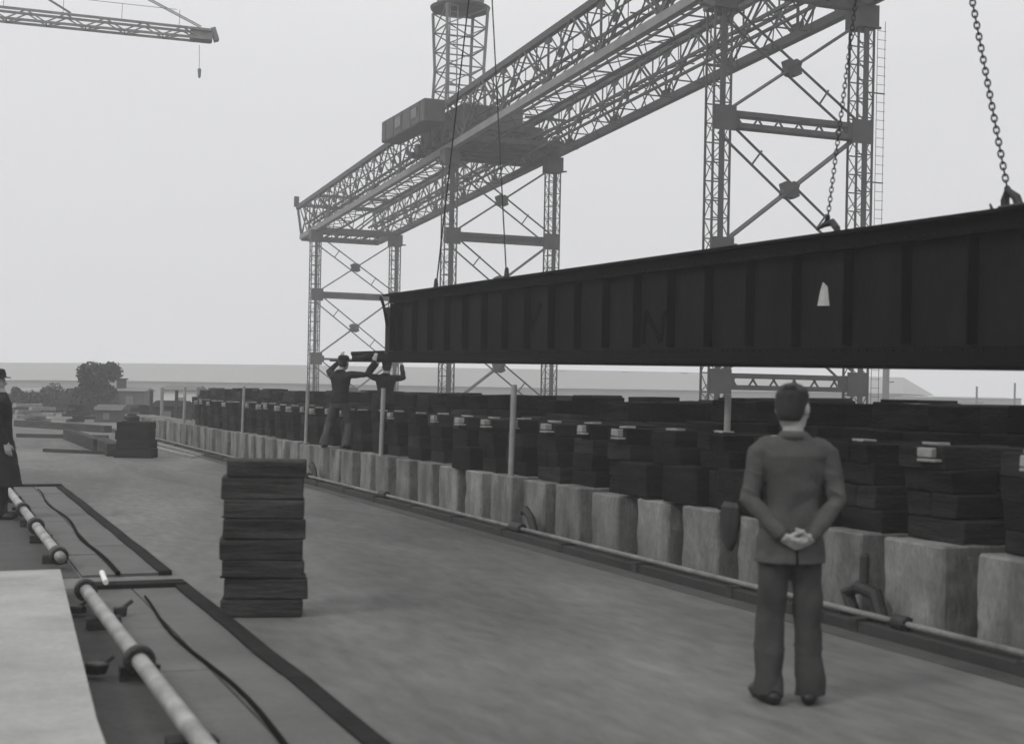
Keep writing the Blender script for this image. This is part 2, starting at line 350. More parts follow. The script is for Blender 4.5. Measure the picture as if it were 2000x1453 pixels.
# ------------------------------------------------------------------ keel blocks (three rows)
ORD = ['first', 'second', 'third', 'fourth', 'fifth', 'sixth', 'seventh', 'eighth', 'ninth', 'tenth', 'eleventh', 'twelfth', 'thirteenth', 'fourteenth', 'fifteenth', 'sixteenth', 'seventeenth', 'eighteenth', 'nineteenth']
TEN = {2: 'twenty', 3: 'thirty', 4: 'forty', 5: 'fifty'}
def ordn(n):
    if n <= 19: return ORD[n - 1]
    a_, b_ = divmod(n, 10); base = TEN[a_]
    return base + '-' + ORD[b_ - 1] if b_ else base[:-1] + 'ieth'
def make_block(v, tall):
    """one keel block: pier, baulks laid crosswise, a pale wedge"""
    random.seed(100 + v + (50 if tall else 0))
    t = thing('keel_block', (0, 0, 0), 'x', 'keel block')
    wy = random.uniform(.60, .68); ht = .66 + random.uniform(-.015, .015)
    p = MB(); p.gbox((0, 0, ht / 2), (1.0, wy, ht))
    o = p.build('pier', M_pier, t)
    z = ht; lay = [.17, .18, .17, .16] if not tall else [.24, .25, .25, .24]
    lean = random.uniform(.0, .05); dx = .10
    for i, h in enumerate(lay):
        m = MB(); k_ = 1 - .05 * i
        if tall and i == 3:
            m.cbox((random.uniform(-.12, .12), random.uniform(-.05, .05), z + h / 2), (.50, random.uniform(.60, .70), h - .004), .012, random.uniform(-.04, .04), .012)
        elif tall:
            for s_ in (-1, 1): m.cbox((s_ * .27, random.uniform(-.03, .03), z + h / 2), (.50, random.uniform(.66, .76), h - .004), .012, random.uniform(-.04, .04), .012)
        elif i % 2 == 0:
            for s_ in (-1, 1): m.cbox((dx + s_ * .21, lean * i, z + h / 2), (.40, random.uniform(.58, .64) * k_, h - .003), .010, random.uniform(-.03, .03), .010)
        else:
            for s_ in (-1, 1): m.cbox((dx + random.uniform(-.02, .02), s_ * .15 * k_ + lean * i, z + h / 2), (random.uniform(.78, .86), .285 * k_, h - .003), .010, random.uniform(-.03, .03), .010)
        m.build('baulk_layer', M_timber3 if (i + v) % 3 == 0 else M_timber, t); z += h
    if not tall:
        m = MB(); m.cbox((-.18, .02 + lean * 3, z + .012), (.12, .18, .022), .006, random.uniform(-.2, .2), .005); m.build('wedge', M_cut, t)
        if v % 3 != 2:
            m = MB(); m.cbox((-.345, -.10 + lean * 3, z - .045), (.09, .15, .075), .008, 0, .006)
            m.cbox((-.345, -.13 + lean * 3, z - .10), (.10, .20, .02), .004); m.build('packing_piece', M_cut, t)
    elif v % 2:
        m = MB(); m.cbox((.1, 0, z + .015), (.5, .5, .03), .008, .1, .004); m.build('cap_board', M_timber2, t)
    return t
def copy_thing(src, loc, rz=0):
    r = src.copy(); COL.objects.link(r); r.location = loc; r.rotation_euler.z = rz
    for ch in src.children:
        c = ch.copy(); COL.objects.link(c); c.parent = r
    return r
protoA = [make_block(v, False) for v in range(7)]; protoB = [make_block(v, True) for v in range(5)]
used = set()
def place(proto, loc, rz):
    if proto not in used: used.add(proto); proto.location = loc; proto.rotation_euler.z = rz; return proto
    return copy_thing(proto, loc, rz)
random.seed(11)
rows = ((7.02, 1.0, 6.35, 34, protoA, 'front row by the kerb pipe', 'front row of keel blocks'),
        (8.45, .98, 7.05, 42, protoB, 'middle row under the girder', 'middle row of keel blocks'),
        (9.95, 1.02, 8.6, 46, protoB, 'rear row', 'rear row of keel blocks'))
def pxof(p):
    q = Vector(p) - EV; D = q.dot(FW); u = q.dot(RT) / D; v = q.z / D
    return CX + FPX * (u * math.cos(ROLL) + v * math.sin(ROLL))
for ri, (X, pitch, y0, n, prot, rn, grp) in enumerate(rows):
    seen = 0
    for i in range(n):
        pr_ = prot[(i * 3 + i // 5 + ri) % len(prot)]
        o = place(pr_, (X + random.uniform(-.03, .03), y0 + i * pitch + random.uniform(-.05, .05), 0), random.uniform(-.03, .03))
        if ri: o.scale.z = random.uniform(.955, 1.02)
        if pxof((X - .3, y0 + i * pitch, .8)) < 1611: seen += 1
        o['label'] = ('keel block in the %s, %s from the right edge' % (rn, ordn(seen))) if seen else 'keel block in the %s, %s beyond the right edge' % (rn, ['first', 'second', 'third', 'fourth'][i])
        o['group'] = grp
    # bare piers carry on beyond
rnd = 0
for i in range(14):
    m = MB(); m.gbox((0, 0, .33), (1.0, .62, .66), 4, .012); p_ = (7.02 + random.uniform(-.03, .03), 7.35 + 33 + i * 1.0, 0)
    for k in range(len(m.v)): m.v[k] += Vector(p_)
    tag(m.build('bare_pier', M_pier, org=p_), 'bare concrete pier beyond the far end of the front row, %s from the timbered blocks' % ordn(i + 1), 'pier', 'bare concrete piers')
# low extra timbers between the front piers
for i, (px_, hgt) in enumerate(((1268, .36), (1232, .34), (1010, .30), (1330, .38), (1440, .36))):
    p = onX(px_, 700, 6.72); Y_ = round(p.y - 7.35) + 7.35 + .5
    m = MB(); m.cbox((6.70, Y_, .66 + hgt / 2), (.34, .62, hgt - .01), .012, .03, .01); pass
    tag(m.build('packing_baulk', M_timber, org=(6.7, Y_, 0)), 'squat tarred packing baulk wedged between front piers, %s from the left of its kind' % ordn([3, 2, 1, 4, 5][[1268, 1232, 1010, 1330, 1440].index(px_)]), 'timber baulk', 'packing baulks between the piers')
# dark bucket-like mooring fender hanging on a pier beside the man
p = onX(1287, 755, 6.46); m = MB()
m.rings([(p.x, p.y, p.z - .22 + .0, .02, .03), (p.x, p.y, p.z - .15, .04, .09), (p.x, p.y, p.z + .02, .05, .13), (p.x, p.y, p.z + .16, .05, .14), (p.x, p.y, p.z + .2, .03, .11)], 18)
tag(m.build('hanging_bucket', M_iron, org=p), 'black tapered bucket hanging on a pier left of the man in the suit', 'bucket')

# pale posts
for i, (xa, ya, yb, X, r_) in enumerate(((826, 600, 672, 6.66, .045), (912, 604, 676, 6.72, .045), (1051, 600, 698, 6.56, .045), (1283, 610, 700, 7.72, .045), (757, 602, 660, 6.7, .04), (690, 603, 650, 6.7, .05))):
    pb = onX(xa - 2, yb, X); zt = onX(xa, ya, X).z; Y_ = pb.y
    m = MB(); xp = 7.72 if i == 3 else 6.56; zb = 0 if i == 3 else .655; r_ *= .8
    if i != 3: yc_ = round(Y_ - 7.35) + 7.35; Y_ = yc_ + max(-.22, min(.22, Y_ - yc_))
    lx = .02
    m.tube([(xp, Y_, zb), (xp + lx / 2, Y_, (zb + zt) / 2), (xp + lx, Y_, zt)], r_, 12)
    m.tube([(xp, Y_, zb), (xp, Y_, zb + .02)], r_ * 1.25, 12)
    tag(m.build('steel_post', M_post, org=(xp, Y_, zb)), ['pale steel post left of the worker in front of the blocks', 'pale steel post below the left end of the girder', 'tall pale steel post beside the valve lever in front of the blocks', 'pale steel post just left of the man in the suit', 'thin pale post among the distant blocks, second from the far end', 'thin pale post at the far end of the blocks'][i], 'post', 'pale posts along the blocks')

# ------------------------------------------------------------------ hanging plate girder
XB = 7.40
yf = onX(916, 540, XB).y; yn = onX(1613, 500, XB).y - 2.6
zb_f = onX(920, 572, XB).z; zt_f = onX(920, 501, XB).z; zb_n = onX(1613, 577, XB).z; zt_n = onX(1613, 408, XB).z
yr = onX(1613, 500, XB).y
def zB(y): return zb_f + (zb_n - zb_f) * (y - yf) / (yr - yf)
def zT(y): return zt_f + (zt_n - zt_f) * (y - yf) / (yr - yf)
gd = thing('plate_girder', (XB, (yf + yn) / 2, zB((yf + yn) / 2)), 'long dark riveted plate girder hanging from chains above the keel blocks', 'girder')
m = MB()
m.add([(XB + s_, y, z) for s_ in (-.012, .012) for y, z in ((yf, zB(yf) + .01), (yn, zB(yn) + .01), (yn, zT(yn) - .01), (yf, zT(yf) - .01))], [(0, 1, 2, 3), (7, 6, 5, 4), (0, 4, 5, 1), (1, 5, 6, 2), (2, 6, 7, 3), (3, 7, 4, 0)])
m.build('web', M_beam, gd)
m = MB(); m.bar((XB, yf + .14, zT(yf + .14)), (XB, yn, zT(yn)), .36, .03)
for s_ in (-1, 1): m.bar((XB + s_ * .06, yf, zT(yf) - .075), (XB + s_ * .06, yn, zT(yn) - .075), .08, .12)
m.build('top_flange', M_beam2, gd)
m = MB(); yl = yf + 2.3
m.bar((XB, yf + .1, zB(yf)), (XB, yn, zB(yn)), .36, .035)
for s_ in (-1, 1): m.bar((XB + s_ * .06, yf, zB(yf) + .075), (XB + s_ * .06, yn, zB(yn) + .075), .08, .11)
yt_ = onX(854, 572, XB).y; m.bar((XB - .02, yt_, zB(yt_) - .035), (XB, yn, zB(yn) - .035), .30, .03)
m.build('bottom_flange', M_beam2, gd)
y = yf - .12; k = 0
while y > yn:
    m = MB()
    m.box((XB - .065, y, (zB(y) + zT(y)) / 2), (.10, .014, zT(y) - zB(y) - .30)); m.box((XB - .022, y + .05, (zB(y) + zT(y)) / 2), (.016, .09, zT(y) - zB(y) - .30))
    m.box((XB + .085, y, (zB(y) + zT(y)) / 2), (.145, .016, zT(y) - zB(y) - .30))
    m.build('stiffener', M_beam2, gd); y -= .80 if k else .4; k += 1
m = MB(); m.box((XB - .09, yf - .02, (zB(yf) + zT(yf)) / 2 - .06), (.15, .03, zT(yf) - zB(yf) - .30)); m.build('end_plate', M_steel, gd)
m = MB()                                                     # curved bracket at the far end
pts = [(XB - .17, yf + .30 - .42 * (i / 6), zT(yf) - .03 - .50 * (i / 6) ** 1.6) for i in range(7)]
for i in range(6): m.bar(pts[i], pts[i + 1], .03, .06)
m.build('end_bracket', M_beam2, gd)
m = MB()                                                     # rivets along the flange angles
y = yf - .1
while y > yn + .05:
    for zz in (zT(y) - .105, zB(y) + .105): m.ell((XB - .105, y, zz), (.010, .013, .013), 4)
    y -= .12
tag(m.build('rivets', M_beam, gd), kind='stuff')
for mk in ((((1191, 555), (1194, 520)), ((1194, 520), (1210, 553)), ((1210, 553), (1214, 518))), (((1062, 512), (1070, 536)), ((1078, 510), (1068, 540)))):
    m = MB()                                                 # letters painted on the web
    for qa, qb in mk: m.bar(onX(*qa, XB - .016), onX(*qb, XB - .016), .010, .075, up=(0, 1, 0))
    m.build('painted_letter', M_mark, gd)
m = MB(); a_ = [onX(x, y, XB - .02) for x, y in ((1383, 513), (1396, 513), (1394, 492), (1389, 487), (1386, 497))]
m.add(a_ + [q + Vector((.005, 0, 0)) for q in a_], [(0, 1, 2, 3, 4), (9, 8, 7, 6, 5)] + [(i, i + 5, (i + 1) % 5 + 5, (i + 1) % 5) for i in range(5)])
tag(m.build('paper_note', M_paper, org=a_[0]), 'small pale paper tag stuck on the dark girder web', 'paper')
# timber packing lying on the projecting flange
for i, (xa, xb, yt, yb_) in enumerate(((872, 893, 565, 571), (896, 918, 561, 569))):
    A = onX(xa, yb_, XB); B = onX(xb, yb_, XB); h = onX(xa, yt, XB).z - A.z; zb = zB((A.y + B.y) / 2) - .018
    m = MB()
    for q in range(3): m.cbox((XB - .07 + q * .07, (A.y + B.y) / 2 + (q - 1) * .12, zb + .045 + .03 * (q == 1)), (.12, abs(A.y - B.y) * .95, .08), .012, .08 * (q - 1), .01)
    m.cbox((XB, (A.y + B.y) / 2, zb + .13), (.16, abs(A.y - B.y) * .6, .07), .01, .2, .01)
    tag(m.build('timber_packing', M_timber, org=(XB, A.y, zb)), ['bundle of dark timber packing on the girder tip between the two workers', 'bundle of dark timber packing against the end of the girder web'][i], 'timber packing', 'timber packing on the girder')

# chains
def chain(label, p0, p1, link, r, hookkind):
    p0, p1 = Vector(p0), Vector(p1); t = thing('lifting_chain', p0, label, 'chain', 'lifting chains')
    m = MB(); d = (p1 - p0); L = d.length; d.normalize(); a1 = d.orthogonal().normalized(); a2 = d.cross(a1); n = int(L / (link * .74)); s0 = .16
    for i in range(n):
        c = p0 + d * (s0 + i * link * .74)
        if (c - p0).length > L: break
        s_ = a1 if i % 2 else a2; pts = []
        for q in range(13):
            an = 2 * math.pi * q / 12; cc = math.cos(an); ss = math.sin(an)
            pts.append(c + d * (link * .5 * cc) + s_ * (link * .30 * ss))
        m.tube(pts, r, 6, close=False)
    m.build('links', M_iron, t, smooth=True)
    h = MB()
    if hookkind == 'hook':
        q = [p0 + d * .20]; R_ = .085
        for i in range(10):
            an = -.4 + i * .42; q.append(p0 + Vector((0, -R_ * math.cos(an) - .0, .02 + R_ * math.sin(an))))
        h.caps([p0 + d * .17, p0 + Vector((0, .0, .10)), p0 + Vector((0, -.10, .11)), p0 + Vector((0, -.17, .05)), p0 + Vector((0, -.19, -.02))], [.02, .032, .034, .032, .026], 10)
        h.caps([p0 + Vector((0, .02, .10)), p0 + Vector((0, .13, .07))], [.026, .012], 8)
        h.cbox(p0 + Vector((0, .02, .0)), (.12, .24, .03), .008)
    elif hookkind == 'shackle':
        h.caps([p0 + Vector((0, .06, -.01)), p0 + Vector((0, .07, .08)), p0 + d * .16, p0 + Vector((0, -.05, .09)), p0 + Vector((0, -.10, -.01))], [.034, .034, .028, .034, .034], 10)
        h.cbox(p0 + Vector((0, -.05, .01)), (.14, .26, .05), .01)
        h.caps([p0 + Vector((0, .19, -.01)), p0 + Vector((0, .23, .07))], [.02, .008], 8)
    else:
        h.caps([p0 + Vector((0, 0, .0)), p0 + Vector((0, 0, .10))], [.04, .03], 8); h.cbox(p0 + Vector((0, 0, .0)), (.1, .25, .03), .006)
    h.build('shackle' if hookkind != 'hook' else 'hook', M_iron, t)
    return t
def top_pt(x, yy_): q = onX(x, yy_, XB); q.z = zT(q.y) + .016; return q
apex = onX(1478, -230, XB)
pc = top_pt(1597, 410); chain('heavy dark chain at the right end of the girder', pc, apex, .066, .0070, 'shackle')
pc = top_pt(1392, 432); chain('dark chain with a curved hook on top of the girder right of centre', pc, apex, .056, .0050, 'hook')
apex2 = onX(1016, 20, XB)
def rope(label, p0, p1, r):
    t = thing('lifting_rope', p0, label, 'wire rope', 'wire ropes on the girder'); m = MB(); m.tube([p0, (Vector(p0) + Vector(p1)) / 2, p1], r, 8); m.build('rope', M_iron, t)
    h = MB(); h.caps([Vector(p0), Vector(p0) + Vector((0, 0, .14))], [.045, .03], 8); h.cbox(Vector(p0) + Vector((0, 0, .0)), (.10, .35, .03), .006); h.build('clamp', M_iron, t)
rope('thin dark wire rope near the left end of the girder', top_pt(962, 496), apex2, .012)
rope('thin wire rope second from the left on the girder', top_pt(1040, 484), apex2, .010)
# ------------------------------------------------------------------ gantry crane
H = 9.0
XL, XR = 2.59 * H, 3.20 * H
TY = [4.465 * H, 7.33 * H, 10.26 * H]
def drop(y): return -.0515 * (y - TY[0])                      # gantry runs down the slope of the slip
ga = thing('gantry_crane', ((XL + XR) / 2, TY[1], 0), 'huge lattice gantry crane on three braced towers behind the girder', 'gantry crane')
def lattice_leg(x, y, z0, z1, wdt=.6, wy=.45, solid=True):
    m = MB()
    for a_ in (-1, 1):
        for b_ in (-1, 1): m.bar((x + a_ * wdt / 2, y + b_ * wy / 2, z0), (x + a_ * wdt / 2, y + b_ * wy / 2, z1), .06)
    z = z0; k = 0
    while z < z1 - .2:
        zz = min(z + .62, z1)
        for b_ in (-1, 1):
            m.bar((x - wdt / 2, y + b_ * wy / 2, z if k % 2 else zz), (x + wdt / 2, y + b_ * wy / 2, zz if k % 2 else z), .03, .02)
            m.bar((x - wdt / 2, y + b_ * wy / 2, z), (x + wdt / 2, y + b_ * wy / 2, z), .035, .04)
        for a_ in (-1, 1): m.bar((x + a_ * wdt / 2, y - wy / 2, z if k % 2 else zz), (x + a_ * wdt / 2, y + wy / 2, zz if k % 2 else z), .02, .03)
        z = zz; k += 1
    if solid: m.box((x, y - wy / 2 - .02, (z0 + z1) / 2), (.20, .03, z1 - z0))
    m.build('leg', M_steel, ga)
TOPZ = EYE + 1.463 * H
for ti, ty in enumerate(TY):
    dz = drop(ty); lv = [TOPZ + dz, EYE + H + dz, EYE + .53 * H + dz, EYE + .06 * H + dz]
    for X in (XL, XR): lattice_leg(X, ty, 0, lv[0], .62, .5)
    for li in range(3):
        za, zb = lv[li] - (.35 if li == 0 else .0), lv[li + 1]
        m = MB(); c = Vector(((XL + XR) / 2, ty, (za + zb) / 2))
        m.bar((XL + .2, ty - .1, zb + .2), (XR - .2, ty - .1, za - .2), .05, .24, up=(0, 1, 0)); m.bar((XL + .2, ty + .1, zb + .2), (XR - .2, ty + .1, za - .2), .05, .24, up=(0, 1, 0))
        m.build('brace', M_steel, ga)
        m = MB()
        for o_ in (-.30, .30):
            n_ = Vector((za - zb, 0, XR - XL)).normalized() * o_
            m.bar(Vector((XL + .2, ty + .15 * (o_ > 0), za - .2)) + n_, Vector((XR - .2, ty + .15 * (o_ > 0), zb + .2)) + n_, .065, .065)
        for q in (.25, .75):
            P = Vector((XL + .2, ty, za - .2)).lerp(Vector((XR - .2, ty, zb + .2)), q); n_ = Vector((za - zb, 0, XR - XL)).normalized() * .32; m.bar(P - n_, P + n_, .05)
        m.build('brace', M_steel, ga)
        m = MB(); s_ = .31
        gp = [(-.35, -.95), (0, -.72), (.35, -.95), (1.05, -.62), (.86, 0), (1.05, .62), (.35, .95), (0, .72), (-.35, .95), (-1.05, .62), (-.86, 0), (-1.05, -.62)]
        ng = len(gp); m.add([(c.x + dx_ * s_, ty + e_, c.z + dz_ * s_) for e_ in (-.14, .14) for dx_, dz_ in gp], [tuple(range(ng))[::-1], tuple(range(ng, 2 * ng))] + [(i_, (i_ + 1) % ng, (i_ + 1) % ng + ng, i_ + ng) for i_ in range(ng)])
        m.build('gusset', M_steel, ga)
    for li in ((1, 3) if ti == 0 else (1,) if ti == 1 else (1, 2)):
        m = MB(); z = lv[li]
        qh = .19 if ti == 0 else .13
        if li == 1 or ti == 0:
            for q in (-qh, qh): m.bar((XL, ty - .2, z + q), (XR, ty - .2, z + q), .07, .16); m.bar((XL, ty + .2, z + q), (XR, ty + .2, z + q), .07, .16)
            for q in range(1, 14): xx = XL + (XR - XL) * q / 14; m.bar((xx, ty - .2, z - qh), (xx + .28 * (1 if q % 2 else -1), ty - .2, z + qh), .05)
            if ti > 0: m.box(((XL + XR) / 2, ty, z), (XR - XL, .1, .24))
        else: m.bar((XL, ty, z), (XR, ty, z), .1, .14)
        m.build('cross_beam', M_steel, ga)
    for X, sg in ((XL, 1), (XR, -1)):
        for li in (1, 2, 3):
            m = MB(); m.box((X + sg * .12, ty - .28, lv[li]), (.78, .04, .80)); m.box((X + sg * .40, ty - .09, lv[li] ), (.5, .35, .42)); m.build('node_plate', M_steel, ga)
        m = MB(); m.box((X, ty, lv[0] - .3), (.8, .8, .75)); m.bar((X, ty, lv[0] - .6), (X + (.75 if X == XR else -.75), ty, lv[0] - .55), .08); m.build('bearing_block', M_steel, ga)
        m = MB(); m.box((X, ty, .2), (1.1, 1.1, .4)); m.build('footing', M_steel, ga)
# ladder up the right near leg
m = MB(); lx = XR + .42
for s_ in (0, .30): m.bar((lx + s_, TY[0] - .3, 0), (lx + s_, TY[0] - .3, TOPZ - .4), .014)
z = .3
while z < TOPZ - .5: m.bar((lx, TY[0] - .3, z), (lx + .34, TY[0] - .3, z), .014); z += .3
for z in (3, 6, 9, 12): m.bar((XR, TY[0] - .3, z), (lx + .3, TY[0] - .3, z), .04)
m.build('ladder', M_steel, ga)
TH = .25 * H
gy0, gy1 = TY[0] - 1.9, TY[2] + 3.9
def truss(X, lighter, inner):
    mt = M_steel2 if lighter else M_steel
    bz = lambda y: TOPZ + .18 + drop(y)
    top = MB(); top.bar((X, gy0, bz(gy0) + TH), (X, gy1 + 1.3, bz(gy1 + 1.3) + TH), .26, .28)
    t1 = top.build('truss_girder', M_steel, ga)
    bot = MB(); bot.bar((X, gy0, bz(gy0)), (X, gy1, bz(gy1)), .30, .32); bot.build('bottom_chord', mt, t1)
    web = MB(); P = 5.0; y = gy0 + .8; k = 0
    while y < gy1 - 1:
        yc = y; ys_ = (y - P / 2, y + P / 2)
        for yy in ys_:
            if gy0 <= yy <= gy1 + 1.3: 
                for o_ in (-.12, .12): web.bar((X + o_, yc, bz(yc)), (X + o_, yy, bz(yy) + TH), .05, .09)
        web.bar((X, yc, bz(yc)), (X, yc, bz(yc) + TH), .07, .09)
        for s_ in (-1, 1):
            ym = y + s_ * P / 4
            if gy0 < ym < gy1: 
                web.bar((X, ym, bz(ym) + TH / 2), (X, ym, bz(ym) + TH), .05, .05); web.bar((X, ym, bz(ym) + TH / 2), (X, yc, bz(yc) + TH), .045, .045)
                web.box((X, ym, bz(ym) + TH / 2), (.06, .35, .3))
        for s_ in (-1, 1):
            ym = y + s_ * P / 4
            if gy0 < ym < gy1: web.bar((X, ym, bz(ym) + TH / 2), (X, y + s_ * P / 2, bz(y + s_ * P / 2) + .0), .05, .05) if s_ > 0 else None
        web.box((X, yc, bz(yc) + .25), (.09, .7, .45)); web.box((X, yc, bz(yc) + TH - .2), (.09, .5, .4))
        y += P
    web.bar((X, gy1, bz(gy1)), (X, gy1 + 1.3, bz(gy1 + 1.3) + TH), .14, .14)
    web.bar((X, gy0, bz(gy0)), (X, gy0, bz(gy0) + TH), .16, .16)
    web.build('web_members', M_steel, t1)
    # walkway inside the truss
    wk = MB(); zo = TH * .42; xo = X + inner * .75
    wk.bar((xo, gy0, bz(gy0) + zo), (xo, gy1, bz(gy1) + zo), .09, .13)
    wk.bar((xo - inner * .45, gy0, bz(gy0) + zo), (xo - inner * .45, gy1, bz(gy1) + zo), .10, .12)
    y = gy0
    while y < gy1:
        wk.bar((X, y, bz(y) + zo), (xo, y, bz(y) + zo), .05); wk.bar((xo, y, bz(y) + zo), (xo, y, bz(y) + zo + 1.0), .03); wk.bar((X, y, bz(y) + .1), (xo, y, bz(y) + zo), .04)
        wk.bar((X, y, bz(y) + TH), (xo, y, bz(y) + zo + 1), .035)
        wk.bar((xo - inner * .45, y, bz(y) + zo), (xo, y + 1.25, bz(y + 1.25) + zo), .05)
        y += 1.67
    wk.bar((xo, gy0, bz(gy0) + zo + 1), (xo, gy1, bz(gy1) + zo + 1), .06)
    wk.build('walkway', M_steel, t1)
    return t1
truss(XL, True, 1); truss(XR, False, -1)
m = MB(); bz = lambda y: TOPZ + .12 + drop(y)                 # lateral bracing in the two chord planes
y = gy0; k = 0
while y < gy1 - 1:
    y2 = y + 2.5
    m.bar((XL, y, bz(y)), (XL + 1.4, y, bz(y)), .05); m.bar((XL + 1.4, y, bz(y)), (XL, y2, bz(y2)), .04); m.bar((XR, y, bz(y) + TH), (XR - 1.5, y, bz(y) + TH), .05)
    m.bar((XR - 1.5, y, bz(y) + TH), (XR, y2, bz(y2) + TH), .04); m.bar((XR, y, bz(y)), (XR - 1.5, y, bz(y)), .05); m.bar((XR - 1.5, y, bz(y)), (XR, y2, bz(y2)), .04)
    m.bar((XL, y, bz(y) + TH), (XL + 1.4, y, bz(y) + TH), .045)
    m.bar((XL + 1.4, y, bz(y)), (XL, y, bz(y) + TH), .05); m.bar((XR - 1.5, y, bz(y)), (XR, y, bz(y) + TH), .05)
    y = y2; k += 1
m.bar((XL + 1.4, gy0, bz(gy0)), (XL + 1.4, gy1, bz(gy1)), .10, .10); m.bar((XR - 1.5, gy0, bz(gy0)), (XR - 1.5, gy1, bz(gy1)), .10, .10); m.bar((XR - 1.5, gy0, bz(gy0) + TH), (XR - 1.5, gy1, bz(gy1) + TH), .10, .10)
m.build('lateral_bracing', M_steel, ga)
for y in (gy1 - 3.9, gy0, gy0 + 1.9, gy1):
    m = MB()
    m.bar((XL, y, bz(y)), (XR, y, bz(y)), .25, .35); m.bar((XL, y, bz(y) + TH), (XR, y, bz(y) + TH), .16, .2)
    m.bar((XL, y, bz(y) + TH), ((XL + XR) / 2, y, bz(y)), .1); m.bar((XR, y, bz(y) + TH), ((XL + XR) / 2, y, bz(y)), .1)
    if y != gy1: m.build('end_frame', M_steel, ga)
y = gy1
for q in range(9): xx = XL + (XR - XL) * q / 8; m.bar((xx, y, bz(y)), (xx, y - 3.9, bz(y) + .2), .07); m.bar((xx, y, bz(y)), (xx + .4, y, bz(y) + TH), .05)
m.box(((XL + XR) / 2, y - 2, bz(y) + .25), (XR - XL - 1, .8, .2))
m.bar((XL - .1, gy1 + 1.3, bz(gy1) + TH + .05), (XL - .1, gy1 + 1.3, bz(gy1) + TH + .75), .3, .3)
m.build('end_frame', M_steel, ga)

# trolley with a machine house and the derrick mast on it
ty0, ty1 = 7.22 * H, 7.98 * H; tz0, tz1 = EYE + 1.395 * H, EYE + 1.565 * H; xl, xr = 2.40 * H, 3.33 * H
tr = thing('crane_trolley', ((xl + xr) / 2, (ty0 + ty1) / 2, tz0), 'grey boxy trolley house riding on top of the gantry', 'crane trolley')
m = MB(); m.cbox((XL + 1.9, (ty0 + ty1) / 2, (tz0 + tz1) / 2 + .15), (3.2, ty1 - ty0 - .4, tz1 - tz0 - .3), .06); m.build('machine_house', M_steel, tr)
m = MB(); m.cbox((xl + .5, (ty0 + ty1) / 2, tz1 - .55), (1.1, ty1 - ty0 + .1, 1.1), .05)
for q in range(5): m.box((xl - .06, ty0 + .6 + q * 1.4, tz1 - .55), (.04, .08, 1.0))
m.build('side_gallery', M_steel, tr)
m = MB()
for q in range(6): m.box(((xl + xr) / 2 + .6, ty0 + .2 + q * 1.25, tz0 - .12), (xr - xl - 1.6, .26, .26))
for q in range(7): m.bar((XL + .9 * q + .2, ty0, tz0 + .06), (XL + .9 * q + .9, ty1, tz0 + .06), .10, .12)
for q in range(5): m.bar((XL + 3.6 + (q % 2) * 2.2, ty0 + q * 1.5, tz0), (XL + 3.6 + (1 - q % 2) * 2.2, ty0 + q * 1.5 + .4, tz1 - .5), .10)
m.bar((XL + 3.6, ty0 + .2, tz1 - .4), (XR + .3, ty0 + .2, tz1 - .4), .12); m.bar((XL + 3.6, ty1 - .2, tz1 - .4), (XR + .3, ty1 - .2, tz1 - .4), .12)
m.box((XR - .9, (ty0 + ty1) / 2, tz0 + .55), (1.3, 3.2, .9))
for X in (XL, XR):
    for y in (ty0 + .7, ty1 - .7): m.tube([(X - .1, y, tz0 + .1), (X + .1, y, tz0 + .1)], .32, 16)
m.build('underframe', M_steel, tr)
for y in (ty0 + 1.4, ty0 + 4):
    m = MB(); m.box((xl - .075, y, tz1 - .5), (.03, .9, .5)); m.build('window', M_glass, tr)
mc = at(987, 284, (ty0 + 1.5) * .926 + .376 * 2.75 * H); mx0, my0 = mc.x, mc.y; zt = at(987, 188, (mc - EV).dot(FW)).z
m = MB(); hw0 = .95; zz = tz1; n = 5; hh = (zt - tz1) / n
for i in range(n):
    z0_, z1_ = zz + i * hh, zz + (i + 1) * hh; w0 = hw0 * (1 + .04 * abs(i - 2)); w1 = hw0 * (1 + .04 * abs(i - 1))
    cs = [(-1, -1), (1, -1), (1, 1), (-1, 1)]
    for q in range(4):
        a_, b_ = cs[q], cs[(q + 1) % 4]
        m.bar((mx0 + a_[0] * w0, my0 + a_[1] * w0, z0_), (mx0 + a_[0] * w1, my0 + a_[1] * w1, z1_), .12)
        m.bar((mx0 + a_[0] * w0, my0 + a_[1] * w0, z0_), (mx0 + b_[0] * w1, my0 + b_[1] * w1, z1_), .05); m.bar((mx0 + a_[0] * w1, my0 + a_[1] * w1, z1_), (mx0 + b_[0] * w1, my0 + b_[1] * w1, z1_), .06)
m.build('mast', M_steel2, tr)
m = MB()
for s_ in (0, .4): m.bar((mx0 - .9 + s_, my0 - 1.05, tz1), (mx0 - .9 + s_, my0 - 1.05, zt), .05)
z = tz1
while z < zt: m.bar((mx0 - .9, my0 - 1.05, z), (mx0 - .5, my0 - 1.05, z), .035); z += .3
m.build('ladder', M_steel2, tr)
m = MB(); m.rings([(mx0, my0, zt - .15, .6, .6), (mx0, my0, zt + .02, 1.45, 1.45), (mx0, my0, zt + .16, 1.5, 1.5), (mx0, my0, zt + .2, 1.3, 1.3)], 28); m.build('slewing_platform', M_steel, tr)
m = MB(); m.cbox((mx0, my0, zt + 1.15), (1.9, 1.8, 1.8), .08); m.build('cab', M_steel2, tr)
